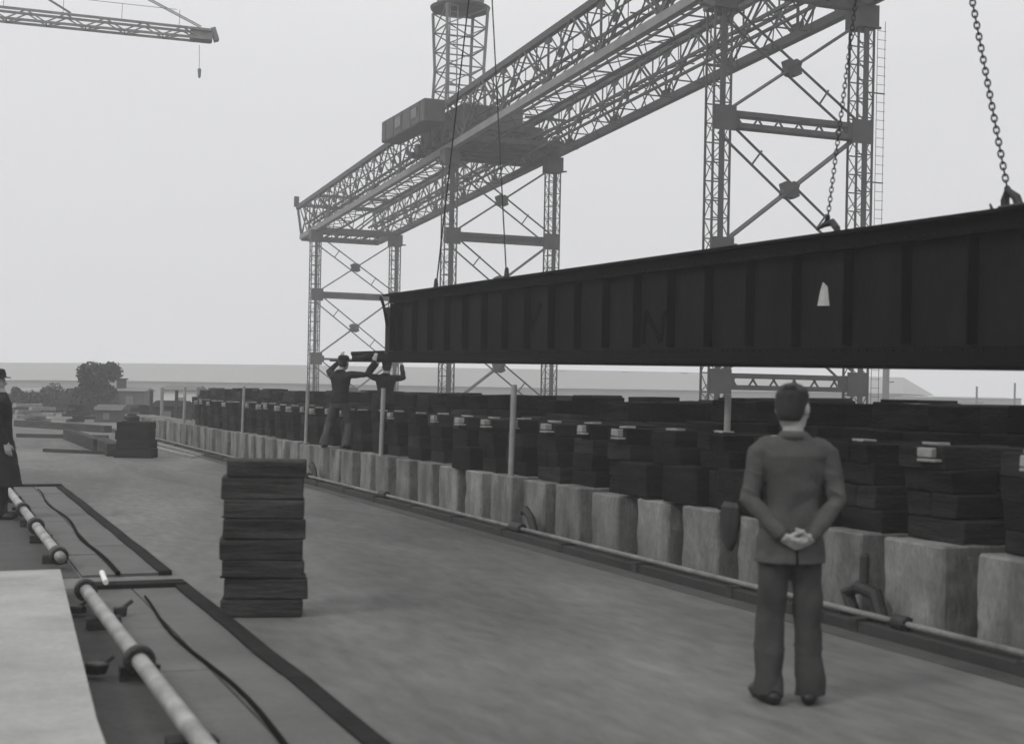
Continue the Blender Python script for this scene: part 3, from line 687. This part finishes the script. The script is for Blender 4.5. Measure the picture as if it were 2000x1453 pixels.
# ------------------------------------------------------------------ far crane jib reaching in from the left
JD = 62.0  # jib parts use paler steel: distance haze put into their colour
jt = at(714, 216, JD); jr = at(-140, 126, 55)
jc = thing('tower_crane', (jr.x, jr.y, 0), 'pale lattice crane jib reaching in from the upper left', 'crane')
ax = (jt - jr).normalized(); sd_ = ax.cross(UP).normalized(); uu = sd_.cross(ax).normalized()
m = MB(); L = (jt - jr).length
cor = lambda s_, a_, b_: jr + ax * s_ + sd_ * (a_ * .35) + uu * (b_ * (.19 + .10 * (1 - s_ / L)))
for a_ in (-1, 1):
    for b_ in (-1, 1): m.bar(cor(0, a_, b_), cor(L, a_, b_), .08, .10)
q = 0
while q < L - .9:
    for a_ in (-1, 1): m.bar(cor(q, a_, -1), cor(q + .8, a_, 1), .05); m.bar(cor(q + .8, a_, 1), cor(q + 1.6 if q + 1.6 < L else L, a_, -1), .05)
    m.bar(cor(q, -1, -1), cor(q, 1, -1), .05); m.bar(cor(q, -1, -1), cor(q + .8, 1, -1), .04); q += 1.6
m.build('jib', M_steel2, jc)
m = MB(); m.bar(jt - ax * .9, jt + ax * .05, .6, .46); m.bar(jt + ax * .05 + uu * .05, jt + ax * .25 + uu * .12, .5, .55); m.build('jib_head', M_steel2, jc)
m = MB()
rs = 0.05 * L
while rs < L: m.bar(jr + ax * rs + uu * .35, jr + ax * rs + uu * 1.0, .02); rs += 2.4
m.bar(jr + uu * 1.0, jt - ax * 1.5 + uu * 1.0, .02); m.build('handrail', M_steel2, jc)
pk = jr + Vector((0, 0, 13)) - ax * .5
m = MB()
for f_, o_ in ((.985, .15), (.985, -.15), (.80, .12), (.80, -.12), (.60, .0), (.40, 0)): m.tube([jr + ax * L * f_ + uu * .35 + sd_ * o_, pk + sd_ * o_], .026, 5)
m.build('stay_ropes', M_steel2, jc)
m = MB()
for a_ in (-1, 1):
    for b_ in (-1, 1): m.bar((jr.x + a_ * 1.1, jr.y + b_ * 1.1, 0), (jr.x + a_ * .6, jr.y + b_ * .6, jr.z), .2); m.bar((jr.x + a_ * .6, jr.y + b_ * .6, jr.z), pk, .12)
for z in range(0, int(jr.z), 2):
    for a_ in (-1, 1): m.bar((jr.x - 1, jr.y + a_, z), (jr.x + 1, jr.y + a_, z + 2), .08); m.bar((jr.x + a_, jr.y - 1, z), (jr.x + a_, jr.y + 1, z + 2), .08)
m.build('mast', M_steel, jc)
hk = at(701, 258, JD)
m = MB(); m.tube([at(701, 226, JD), hk], .012, 5); m.caps([hk + Vector((0, 0, .2)), hk - Vector((0, 0, .1))], [.08, .06], 8); m.build('hook', M_steel2, jc)

# ------------------------------------------------------------------ stacks of timber blocks on the slip
base = gz(765, 857, 0); D0 = (base - EV).dot(FW); ppm = FPX / D0
bounds = [684, 702, 727, 748, 771, 794, 814, 837, 857]
lf = [722, 718, 720, 720, 716, 719, 722, 719]; rg = [812, 809, 811, 811, 810, 811, 815, 811]
rot0 = math.atan2(RT.y, RT.x)
nm = ['topmost', 'second from the top', 'third from the top', 'fourth from the top', 'fourth from the bottom', 'third from the bottom', 'second from the bottom', 'lowest']
for i in range(8):
    z1 = (857 - bounds[i]) / ppm; z0 = (857 - bounds[i + 1]) / ppm; z0 = max(z0, .002)
    cx_ = (lf[i] + rg[i]) / 2; wd = (rg[i] - lf[i]) / ppm
    c = base + RT * ((cx_ - 765.5) / ppm) + FW * .22 + UP * z0
    t = thing('timber_block', (c.x, c.y, z0), 'dark weathered timber block, %s in the tall stack in the foreground' % nm[i], 'timber block', 'blocks of the tall foreground stack')
    m = MB(); r_ = rot0 + .17 + random.uniform(-.03, .03); til = random.uniform(-.008, .012) + (.03 if i == 5 else 0)
    nb = 3
    for q in range(nb):
        off = Vector((-math.sin(r_), math.cos(r_), 0)) * ((q - 1) * .15)
        m.cbox(c + off + Vector((random.uniform(-.004, .004), 0, (z1 - z0) / 2)) , (wd * .97 + random.uniform(-.012, .012), .146, z1 - z0 - .004), .010, r_, .004, ry=til)
    m.build('baulk', M_timber2, t)
    if i in (2, 5, 6):
        m = MB(); m.cbox(c + Vector((0, 0, .012)) - FW * .2 , (wd * .9, .03, .014), .003, r_, .002); m.build('batten', M_timber, t)
base2 = gz(626, 681, 0); D2 = (base2 - EV).dot(FW); pp2 = FPX / D2
for i in range(4):
    z0 = i * 10 / pp2 + .002; c = base2 + FW * .4 + RT * ((i % 2) * .03 - .01 * i)
    t = MB(); 
    for q in range(3): t.cbox(c + Vector((0, 0, z0 + 4.8 / pp2)) + FW * ((q - 1) * .24), ((39 - 1.2 * i + (2 if i == 0 else 0)) / pp2, .22, 9.6 / pp2), .012, rot0 + .03 * (i % 2), .012)
    tag(t.build('timber_block', M_timber, org=(c.x, c.y, z0)), 'dark timber block, %s in the small distant stack' % ['lowest', 'second from the bottom', 'third from the bottom', 'topmost'][i], 'timber block', 'blocks of the small distant stack')
c = base2 + FW * .4; z0 = 40.6 / pp2
t = MB(); t.cbox(c + Vector((-.1, 0, z0 + .06)), (.3, .22, .12), .02, .3, .01); t.tube([c + Vector((-.22, 0, z0 + .14)), c + Vector((0, 0, z0 + .14))], .02, 8)
tag(t.build('toolbox', M_iron, org=(c.x - .1, c.y, z0)), 'small dark box on top of the small distant stack', 'box')
for i, (a_, b_, w_, h_) in enumerate((((556, 657), (590, 670), .3, .3), ((590, 667), (607, 676), .34, .3), ((500, 655), (600, 657), .2, .12), ((530, 671), (600, 674), .12, .08), ((500, 643), (600, 650), .3, .25))):
    A = gz(a_[0], a_[1] + 3, 0); B = gz(b_[0], b_[1] + 3, 0); m = MB(); m.bar(A + UP * h_ * .51, B + UP * h_ * .51, w_, h_)
    tag(m.build('timber_baulk', M_timber2, org=A), ['grey timber baulk lying left of the small distant stack', 'short dark baulk touching the small distant stack', 'long thin baulk across the slip behind the hatted man', 'thin dark batten lying nearest in front of the small stack', 'heavy baulk lying across the far end of the slip'][i], 'timber baulk', 'baulks lying on the far slip')
# thin rails lying beside the kerb in the distance
for i, (a_, b_) in enumerate((((648, 664), (705, 679)), ((655, 671), (695, 681)))):
    A = gz(*a_); B = gz(*b_); m = MB(); m.bar(A + UP * .03, B + UP * .03, .12, .05)
    tag(m.build('loose_plank', M_cut, org=A), ['pale plank lying beside the far kerb, the longer of two', 'pale plank lying beside the far kerb, the shorter of two'][i], 'plank', 'pale planks by the kerb')

# ------------------------------------------------------------------ background clutter, trees, sheds
def tree(label, base, h, wd, n, leaf, seed, trunk_frac=.25, cat='tree', grp=None, lean=0, nm='tree'):
    random.seed(seed); t = thing(nm, base, label, cat, grp)
    m = MB(); top = base + Vector((lean * .5, 0, h * .8)); m.tube([base, base.lerp(top, .5) + Vector((.02 * h, 0, 0)), top], [h * .035, h * .025, h * .008], 7)
    blobs = []
    for i in range(16):
        a_ = random.uniform(0, 6.28); zf = random.uniform(trunk_frac, 1); rr = wd * .5 * random.uniform(.1, .85) * (1.15 - abs(zf - .6))
        c = base + Vector((math.cos(a_) * rr + lean * zf, math.sin(a_) * rr, zf * h * .9)); blobs.append((c, wd * random.uniform(.13, .26)))
        if i % 2: m.tube([base + Vector((0, 0, h * trunk_frac)), c], [h * .014, h * .004], 5)
    m.build('trunk', M_bark, t)
    m = MB()
    for i in range(n):
        c, r_ = random.choice(blobs); d = Vector((random.gauss(0, 1), random.gauss(0, 1), random.gauss(0, .8))).normalized() * r_ * random.uniform(.5, 1.1)
        p = c + d
        if p.z < base.z + .05: continue
        a1 = Vector((random.gauss(0, 1), random.gauss(0, 1), random.gauss(0, 1))).normalized() * leaf; a2 = a1.orthogonal().normalized() * leaf * .7
        m.add([p - a1, p + a2, p + a1, p - a2], [(0, 1, 2, 3)])
    m.build('crown', M_leaf, t); return t
b = at(574, 615, 80); b.z = 0
tree('dark bushy tree leaning right beyond the far end of the slip', b, EYE + 23 * 80 / FPX, 2.7, 9000, .11, 3, .12, lean=.9)
for i, (px_, hpx, wpx) in enumerate(((507, 22, 26), (530, 24, 22), (548, 21, 30), (572, 15, 34), (598, 16, 26))):
    D_ = 82 + i * 3; b = at(px_, 636, D_); b.z = 0
    tree(['dark round bush nearest the hatted man, beyond the slip', 'dark tall bush second from the hatted man', 'dark wide bush in the middle of the far row', 'low dark bush below the leaning tree', 'low dark bush at the right end of the far row'][i], b, (hpx + 6) * D_ / FPX, wpx * D_ / FPX * 1.25, 2600, .10, 20 + i, .05, 'bush', 'bushes beyond the slip', nm='bush')
random.seed(5)
def lowbox(name, label, cat, px0, px1, pyt, D_, dep, mt, roofm=None, grp=None, pyb=None, roofh=.0):
    A = at(px0, pyt, D_); B = at(px1, pyt, D_); c = (A + B) / 2 + FW * dep / 2; wdt = (B - A).length; h = c.z if pyb is None else at((px0 + px1) / 2, pyt, D_).z
    t = thing(name, (c.x, c.y, 0), label, cat, grp)
    m = MB(); m.box((c.x, c.y, h / 2), (wdt, dep, h), rot0); m.build('wall', mt, t)
    m = MB(); ex = Matrix.Rotation(rot0, 3, 'Z'); e_ = [Vector((c.x, c.y, h)) + ex @ Vector((sx_ * (wdt / 2 + .15), sy_ * (dep / 2 + .15), 0)) for sx_, sy_ in ((-1, -1), (1, -1), (1, 1), (-1, 1))]
    rh = roofh or .25
    r1 = Vector((c.x, c.y, h + rh)) + ex @ Vector((-wdt / 2 - .1, 0, 0)); r2 = Vector((c.x, c.y, h + rh)) + ex @ Vector((wdt / 2 + .1, 0, 0))
    m.add(e_ + [r1, r2], [(0, 1, 5, 4), (2, 3, 4, 5), (0, 4, 3), (1, 2, 5), (3, 2, 1, 0)]); m.build('roof', roofm or mt, t)
    m = MB(); m.box(Vector((c.x, c.y, h * .5)) + ex @ Vector((0, -dep / 2 - .02, 0)), (wdt * .25, .06, h * .5), rot0); m.build('door', M_wall, t)
    return t
lowbox('site_hut', 'small dark hut with a chimney just right of the leaning tree', 'hut', 608, 640, 607, 95, 2.5, M_steel, M_wall)
c = at(615, 600, 96); m = MB(); m.box((c.x, c.y, c.z - .4), (.6, .5, 1.5)); m.box((c.x, c.y, c.z + .38), (.8, .7, .1)); tag(m.build('chimney_stack', M_iron, org=c), 'small dark square stack above the distant hut', 'chimney')
lowbox('white_shed', 'small white shed at the far end of the keel blocks', 'shed', 661, 697, 606, 75, 2.5, M_white, M_wall)
lowbox('timber_shed', 'low dark shed in front of the small white shed', 'shed', 650, 682, 624, 62, 2, M_timber2, M_timber)
lowbox('low_white_hut', 'low pale hut behind the hatted man', 'hut', 497, 522, 607, 105, 3, M_white, M_roof)
lowbox('low_grey_hut', 'low grey hut below the right side of the leaning tree', 'hut', 585, 612, 628, 66, 2, M_steel, M_steel)
for i, px_ in enumerate((648, 660, 676, 700, 708, 717)):
    A = at(px_, 603 if i % 2 else 606, 60 - i); m = MB(); m.tube([(A.x, A.y, 0), (A.x, A.y, A.z)], .07, 8); m.tube([(A.x, A.y, 0), (A.x, A.y, .3)], .12, 8)
    tag(m.build('fence_post', M_steel2 if i % 2 else M_iron, org=(A.x, A.y, 0)), '%s thin upright post from the left, by the white shed' % ORD[i], 'post', 'thin posts by the white shed')
for i, (px_, py_, D_, s_) in enumerate(((520, 641, 64, 1.2), (600, 618, 80, 1.0), (635, 621, 70, 1.4), (640, 634, 66, 1.2), (565, 640, 64, 1.0))):
    A = at(px_, py_, D_); m = MB()
    for q in range(6): m.cbox((A.x + random.uniform(-.4, .4), A.y + random.uniform(-.4, .4), .1 + .16 * q * .8), (s_ * random.uniform(.6, 1.2), .25, .15), .01, random.uniform(-.6, .6), .02)
    tag(m.build('scrap_pile', [M_cut, M_timber2, M_steel, M_timber, M_timber2][i], org=(A.x, A.y, 0)), ['pale boards piled left of the far bushes', 'dark boards piled right of the leaning tree', 'grey scrap pile beside the far hut', 'dark boards piled before the low dark shed', 'dark boards piled in front of the bushes'][i], 'board pile', 'board piles beyond the slip')

SD = 230.0
sh = thing('long_shed', at(900, 618, SD).to_2d().to_3d(), 'very long pale roofed shed stretching across the horizon', 'shed')
def prof(px_, y_top, y_eave, D_): return at(px_, y_top, D_ + 18), at(px_, y_eave, D_)
secs = [(380, 575, 594), (640, 576.5, 596), (820, 578.5, 599), (1100, 583.5, 604), (1300, 587.5, 607), (1478, 592, 610)]
m = MB(); w_ = MB(); vr, vf = [], []
P = [prof(a_, b_, c_, SD) for a_, b_, c_ in secs]
vs = []; 
for r_, ev in P: vs += [ev, r_, r_ + FW * 18 + UP * (ev.z - r_.z)]
fs = []
for i in range(len(P) - 1):
    k = i * 3; fs += [(k, k + 3, k + 4, k + 1), (k + 1, k + 4, k + 5, k + 2)]
hip = at(1512, 612, SD + 12); n3 = (len(P) - 1) * 3; vs += [hip, hip + FW * 8]; q = len(vs) - 2
fs += [(n3, q, n3 + 1), (n3 + 1, q, q + 1), (n3 + 1, q + 1, n3 + 2), (0, 1, 2)]
m.add(vs, fs); m.build('roof', M_roof, sh)
vs = []; fs = []
for r_, ev in P: vs += [Vector((ev.x, ev.y, 0)), ev + FW * .5 - UP * .05]
hp = at(1510, 613, SD + 11); vs += [Vector((hp.x, hp.y, 0)), hp]
for i in range(len(P)): k = i * 2; fs.append((k, k + 2, k + 3, k + 1))
w_.add(vs, fs); w_.build('wall', M_wall, sh)
for px_ in (636, 704, 830, 1102, 1170, 1236):
    yy_ = 575.5 + (px_ - 400) * .0155 + (.6 if px_ < 800 else 0); a_ = at(px_, yy_, SD + 17); m = MB(); m.box((a_.x, a_.y, a_.z), (1.3, 1.1, .5), rot0); m.build('roof_vent', M_wall, sh)
lowbox('low_hall', 'low grey hall on the horizon right of the long shed', 'hall', 1495, 1608, 615, 200, 14, M_roof, M_roof, roofh=.2)
for i, (px_, yt, D_) in enumerate(((1459, 576, 150), (1601, 598, 180), (1559, 602, 180))):
    A = at(px_, yt, D_); m = MB(); m.bar((A.x, A.y, 0), A, .5 if i == 0 else .18); m.bar(A - UP * 2, A - UP * 2 + RT * .8 - FW * .2, .12)
    tag(m.build('distant_mast', M_steel, org=(A.x, A.y, 0)), ['thick distant mast beside the right leg of the nearest tower', 'thin distant mast near the right edge above the low hall', 'thin distant mast left of the right end of the low hall'][i], 'mast', 'distant masts')

# ------------------------------------------------------------------ people
def head_mesh(m, c, s=1.0, yaw=0, pitch=0):
    """head as rings round centre c (between the ears); faces +y, 0.235 tall"""
    h = MB()
    h.rings([(0, .012, -.118, .028, .034), (0, .016, -.108, .048, .055), (0, .010, -.085, .060, .078), (0, .004, -.055, .067, .089), (0, .0, -.02, .072, .095), (0, -.002, .02, .076, .099), (0, -.004, .055, .075, .098), (0, -.006, .085, .064, .083), (0, -.008, .105, .042, .056), (0, -.008, .114, .016, .022)], 24)
    h.caps([(0, .092, .012), (0, .108, -.014), (0, .113, -.03)], [.009, .012, .014], 8)
    for s_ in (-1, 1):
        h.ell((s_ * .079, -.004, -.008), (.012, .020, .032), 8); h.ell((s_ * .030, .090, .022), (.022, .008, .007), 6); h.ell((s_ * .042, .066, -.035), (.02, .02, .018), 6)
    h.ell((0, .088, -.062), (.026, .012, .006), 6); h.ell((0, .088, -.074), (.022, .012, .007), 6); h.ell((0, .078, -.103), (.022, .016, .014), 6)
    X = Matrix.Translation(c) @ Matrix.Rotation(yaw, 4, 'Z') @ Matrix.Rotation(pitch, 4, 'X') @ Matrix.Scale(s, 4)
    m.add([X @ p for p in h.v], h.f); return X
def hand(m, w, d, n_, side, curl=.5, s=1.0):
    """wrist w, direction d (towards fingertips), palm normal n_ (direction fingers curl), side = thumb direction"""
    w, d, n_, side = Vector(w), Vector(d).normalized(), Vector(n_).normalized(), Vector(side).normalized()
    for k in range(-1, 2): m.caps([w + side * k * .018 * s, w + d * .085 * s + side * k * .024 * s], [.016 * s, .0155 * s], 10)
    for k, (L, r_) in enumerate(((.072, .0098), (.080, .0102), (.074, .0098), (.058, .0085))):
        b_ = w + d * .085 * s + side * ((1.5 - k) * .021) * s; p = [b_]; a_ = 0
        for j, fr in enumerate((.45, .32, .23)):
            a_ += curl * (.5 + .5 * j); p.append(p[-1] + (d * math.cos(a_) + n_ * math.sin(a_)) * L * fr * s)
        m.caps(p, [r_ * s, r_ * .95 * s, r_ * .88 * s, r_ * .75 * s], 8)
    b_ = w + d * .025 * s + side * .028 * s
    m.caps([b_, b_ + (d * .5 + side * .6 + n_ * .3).normalized() * .04 * s, b_ + (d * .9 + side * .5 + n_ * .6).normalized() * .075 * s], [.015 * s, .0125 * s, .0095 * s], 8)
def person(name_label, loc, face, pose, mats, hat=None, group=None, s=1.0, headyaw=0, headpitch=0, coat_len=.0, vox=.008):
    X = Matrix.Translation(loc) @ Matrix.Rotation(face, 4, 'Z') @ Matrix.Scale(s, 4)
    t = thing('person', loc, name_label, 'person', group)
    J = pose
    hd = J['head']
    b = MB(); hx = head_mesh(b, hd, J.get('hs', 1.0), headyaw, headpitch)
    b.caps([J['neck'] - Vector((0, 0, .06)), J['neck'], hd + Vector((0, -.015, -.06))], [.066, .058, .056], 14)
    pel, ch = J['pelvis'], J['chest']
    b.rings([(pel.x, pel.y, pel.z - .10, .10, .08), (pel.x, pel.y, pel.z - .02, .150, .10), (pel.x, pel.y, pel.z + .08, .135, .095), (ch.x * .5 + pel.x * .5, ch.y * .5 + pel.y * .5, (pel.z + ch.z) / 2, .125, .09), (ch.x, ch.y, ch.z, .15, .10), (ch.x, ch.y, ch.z + .10, .150, .085), (ch.x, ch.y, ch.z + .17, .09, .06), (ch.x, ch.y - .01, ch.z + .235, .05, .05)], 24)
    for sd2 in ('l', 'r'):
        sh_, el, wr = J['sh_' + sd2], J['el_' + sd2], J['wr_' + sd2]; hp_, kn, an = J['hip_' + sd2], J['kn_' + sd2], J['an_' + sd2]
        b.caps([sh_ - V((sh_.x * .15, 0, .02)), sh_.lerp(el, .4), el, el.lerp(wr, .35), wr], [.042, .044, .036, .037, .026], 12)
        hand(b, wr, *J['hand_' + sd2])
        b.caps([hp_, hp_.lerp(kn, .35), kn, kn.lerp(an, .35), an], [.083, .075, .052, .052, .036], 12)
    body = b.build('body', mats['skin'], t, remesh=vox * .7, xf=X, sm=2)
    # jacket
    j = MB(); hem = coat_len
    if mats.get('jacket'):
        j.rings([(pel.x, pel.y, pel.z - .07 - hem, .180 + hem * .14, .135 + hem * .22), (pel.x, pel.y, pel.z + .02, .176, .130), (pel.x, pel.y, pel.z + .12, .152, .120), (ch.x * .55 + pel.x * .45, ch.y * .55 + pel.y * .45, (pel.z + ch.z) / 2 + .03, .152, .115), (ch.x, ch.y - .008, ch.z + .02, .172, .125), (ch.x, ch.y - .012, ch.z + .11, .198, .122), (ch.x, ch.y - .01, ch.z + .170, .192, .092), (ch.x, ch.y - .012, ch.z + .212, .110, .078), (ch.x, ch.y - .015, ch.z + .238, .070, .066)], 30, 2.3)
        for sd2 in ('l', 'r'):
            sh_, el, wr = J['sh_' + sd2], J['el_' + sd2], J['wr_' + sd2]
            j.caps([sh_ - Vector((sh_.x * .25, 0, 0.0)), sh_.lerp(el, .12), sh_.lerp(el, .55), el, el.lerp(wr, .3), wr.lerp(el, .10)], [.066, .068, .058, .054, .051, .044], 16)
            for q in (.3, .5, .85): 
                c_ = sh_.lerp(el, q); j.ell(c_ + Vector((0, -.012, 0)), (.060, .056, .011), 8, Matrix.Rotation(.5 * q, 3, 'Y'))
        j.build('jacket', mats['jacket'], t, remesh=vox, xf=X, sm=3, disp=(.009, 5.5, 1.3))
        k = MB(); k.rings([(ch.x, ch.y - .016, ch.z + .205, .098, .084), (ch.x, ch.y - .020, ch.z + .242, .070, .072), (ch.x, ch.y - .020, ch.z + .248, .060, .062)], 22)
        k.build('collar', mats['jacket'], t, xf=X, smooth=True)
    if mats.get('jacket') is M_suit:
        k = MB(); zb_ = pel.z - .068 - hem; k.add([(-.003, pel.y - .166, zb_), (.010, pel.y - .167, zb_), (.001, pel.y - .150, zb_ + .16), (-.002, pel.y - .150, zb_ + .16), (-.003, pel.y - .13, zb_), (.010, pel.y - .13, zb_), (.001, pel.y - .12, zb_ + .16), (-.002, pel.y - .12, zb_ + .16)], [(0, 1, 2, 3), (7, 6, 5, 4), (0, 4, 5, 1), (1, 5, 6, 2), (2, 6, 7, 3), (3, 7, 4, 0)]); k.build('back_vent', M_mark, t, xf=X)
    # trousers
    q_ = MB()
    q_.rings([(pel.x, pel.y, pel.z - .15, .11, .10), (pel.x, pel.y, pel.z - .06, .168, .120), (pel.x, pel.y, pel.z + .06, .155, .112), (pel.x, pel.y, pel.z + .12, .14, .10)], 26, 2.2)
    for sd2 in ('l', 'r'):
        hp_, kn, an = J['hip_' + sd2], J['kn_' + sd2], J['an_' + sd2]; ft = an + (an - kn).normalized() * .045
        q_.caps([hp_, hp_.lerp(kn, .3), hp_.lerp(kn, .7), kn, kn.lerp(an, .4), kn.lerp(an, .8)], [.098, .093, .084, .079, .077, .079], 18)
        q_.tube([kn.lerp(an, .75), kn.lerp(an, .9), ft], [.078, .082, .084], 18)
        for z_ in (.86, .95, .45): c_ = kn.lerp(an, z_); q_.ell(c_, (.086, .088, .012), 8, Matrix.Rotation(.35, 3, 'X'))
    q_.build('trousers', mats['trousers'], t, remesh=vox, xf=X, sm=3, disp=(.012, 6.5, .6))
    for sd2 in ('l', 'r'):
        an = J['an_' + sd2]; f = J['foot_' + sd2]; m2 = MB(); z0 = an.z - .085
        fx = Vector((math.sin(f), math.cos(f), 0)); 
        pp = [(an - fx * .075, .040), (an - fx * .02, .044), (an + fx * .06, .044), (an + fx * .13, .047), (an + fx * .175, .036)]
        m2.caps([Vector((p_.x, p_.y, z0 + .042)) for p_, _ in pp], [r_ for _, r_ in pp], 14)
        m2.caps([Vector((an.x, an.y, z0 + .05)) - fx * .02, Vector((an.x, an.y, z0 + .11)) - fx * .015], [.042, .040], 12)
        for ii, v_ in enumerate(m2.v):
            if v_.z < z0 + .002: v_.z = z0 + .002
        m2.build('shoe', mats['shoe'], t, xf=X, smooth=True)
    # face details
    for s_ in (-1, 1):
        m2 = MB(); m2.ell((s_ * .030, .0925, .006), (.012, .006, .006), 6); m2.build('eye', M_hair, t, xf=X @ hx, smooth=True)
    m2 = MB(); 
    if hat == 'fedora':
        m2.rings([(0, 0, .045, .145, .165), (0, 0, .052, .150, .170), (0, 0, .060, .090, .112), (0, 0, .10, .088, .108), (0, .0, .145, .076, .094), (0, 0, .155, .05, .065), (0, 0, .148, .01, .02)], 28); m2.build('hat', mats['hat'], t, xf=X @ hx, smooth=True)
    elif hat == 'cap':
        m2.rings([(0, -.005, .035, .086, .106), (0, -.005, .07, .092, .112), (0, -.01, .11, .082, .096), (0, -.01, .128, .04, .05)], 20); m2.rings([(0, .09, .045, .065, .045), (0, .095, .052, .065, .045)], 16); m2.build('cap', mats['hat'], t, xf=X @ hx, smooth=True)
    hr = MB()
    hr.rings([(0, -.030, -.072, .055, .062), (0, -.030, -.045, .066, .074), (0, -.024, -.01, .077, .084), (0, -.016, .03, .082, .094), (0, -.010, .065, .081, .101), (0, -.008, .095, .067, .087), (0, -.008, .116, .042, .058), (0, -.008, .124, .014, .02)], 26)
    for q in range(26): 
        a_ = random.uniform(0, 6.28); hr.ell((.06 * math.cos(a_), -.02 + .07 * math.sin(a_), .055 + random.uniform(-.03, .05)), (.022, .022, .016), 5)
    hr.build('hair', M_hair, t, xf=X @ hx, remesh=.007 if s > .8 else .012, sm=2)
    return t
V = Vector
stand = dict(hs=1.10, head=V((0, .01, 1.625)), neck=V((0, -.01, 1.49)), chest=V((0, 0, 1.25)), pelvis=V((0, 0, .96)),
             sh_l=V((-.185, -.01, 1.405)), sh_r=V((.185, -.01, 1.405)), el_l=V((-.242, -.06, 1.12)), el_r=V((.242, -.06, 1.12)),
             wr_l=V((-.075, -.180, .925)), wr_r=V((.075, -.180, .925)),
             hip_l=V((-.085, 0, .90)), hip_r=V((.085, 0, .90)), kn_l=V((-.098, .01, .49)), kn_r=V((.102, .01, .49)), an_l=V((-.110, -.01, .085)), an_r=V((.118, -.01, .085)),
             foot_l=-.25, foot_r=.3,
             hand_l=(V((.88, -.12, -.45)), V((-.1, .2, 1)), V((.3, -.5, .5)), .75), hand_r=(V((-.88, -.20, -.35)), V((.1, .3, .9)), V((-.3, -.5, .6)), .8))
mp_ = gz(1350, 950, 0); mats1 = dict(skin=M_skin, jacket=M_suit, trousers=M_trous, shoe=M_shoe, hat=M_hat)
person('man in a grey suit seen from behind with hands clasped behind his back', mp_, -YAW + .02, stand, mats1, s=1.0, headyaw=-.6, headpitch=-.06, coat_len=.115)
# hatted man at the left
pose2 = dict(stand); pose2.update(hs=1.0, head=V((0, -.07, 1.62)), el_l=V((-.235, -.02, 1.12)), el_r=V((.235, -.02, 1.12)), wr_l=V((-.21, .08, .90)), wr_r=V((.21, .08, .90)), hand_l=(V((0, .25, -1)), V((1, 0, 0)), V((.1, 1, 0)), .35), hand_r=(V((0, .25, -1)), V((-1, 0, 0)), V((-.1, 1, 0)), .35))
lp = gz(481, 748, 0)
person('man in a dark coat and brimmed hat at the left edge', lp, -YAW - 1.35, pose2, dict(skin=M_skin, jacket=M_coat, trousers=M_coat, shoe=M_shoe, hat=M_hat), hat='fedora', coat_len=.50, s=1.05, vox=.012)
# workers steadying the girder end
def lift_pose(lean, armw, knee):
    return dict(hs=1.05, head=V((.02, .05, 1.50)), neck=V((0, .0, 1.37)), chest=V((0, -.01, 1.13)), pelvis=V((0, -.03, .86)),
        sh_l=V((-.19, -.0, 1.29)), sh_r=V((.19, -.0, 1.29)), el_l=V((-.33, .16, 1.34)), el_r=V((.34 + armw * .4, .14, 1.30)), wr_l=V((-.15, .30, 1.56)), wr_r=V((.30 + armw, .30, 1.54)),
        hip_l=V((-.085, -.02, .80)), hip_r=V((.085, -.02, .80)), kn_l=V((-.12 - knee, .08, .45)), kn_r=V((.12, .10, .45)), an_l=V((-.17 - knee, -.04, .085)), an_r=V((.13, .0, .085)), foot_l=-.3, foot_r=.3,
        hand_l=(V((.0, .2, 1)), V((0, 1, .2)), V((1, 0, 0)), .6), hand_r=(V((0, .2, 1)), V((0, 1, .2)), V((-1, 0, 0)), .6))
zfl = zB(yf - 0) - .05
pa = onX(856, 668, 6.6); 
person('left worker standing on a pier with arms raised to the girder tip', V((6.60, pa.y, .66)), -YAW - .35, lift_pose(0, .20, .12), dict(skin=M_skin, jacket=M_work, trousers=M_worktr, shoe=M_shoe, hat=M_hat), hat='cap', group='workers at the girder end', s=1.0, vox=.014)
pb = onX(906, 620, 7.75)
person('right worker with both arms up under the girder end, half hidden by blocks', V((7.75, pb.y, .66)), -YAW + .1, lift_pose(0, .0, .0), dict(skin=M_skin, jacket=M_work, trousers=M_work, shoe=M_shoe, hat=M_hat), hat='cap', group='workers at the girder end', s=.98, vox=.014)

# ------------------------------------------------------------------ haze
hz = MB(); hz.box((0, 0, 29), (800, 800, 60))
hm = bpy.data.materials.new('haze_air'); hm.use_nodes = True; ht = hm.node_tree; ht.nodes.remove(ht.nodes['Principled BSDF'])
pv = ht.nodes.new('ShaderNodeVolumePrincipled'); pv.inputs['Color'].default_value = (.99, .99, .995, 1); pv.inputs['Density'].default_value = .0022; pv.inputs['Anisotropy'].default_value = .1
ht.links.new(pv.outputs[0], ht.nodes['Material Output'].inputs['Volume'])
tag(hz.build('haze', hm), 'thin pale haze over the shipyard', kind='stuff')
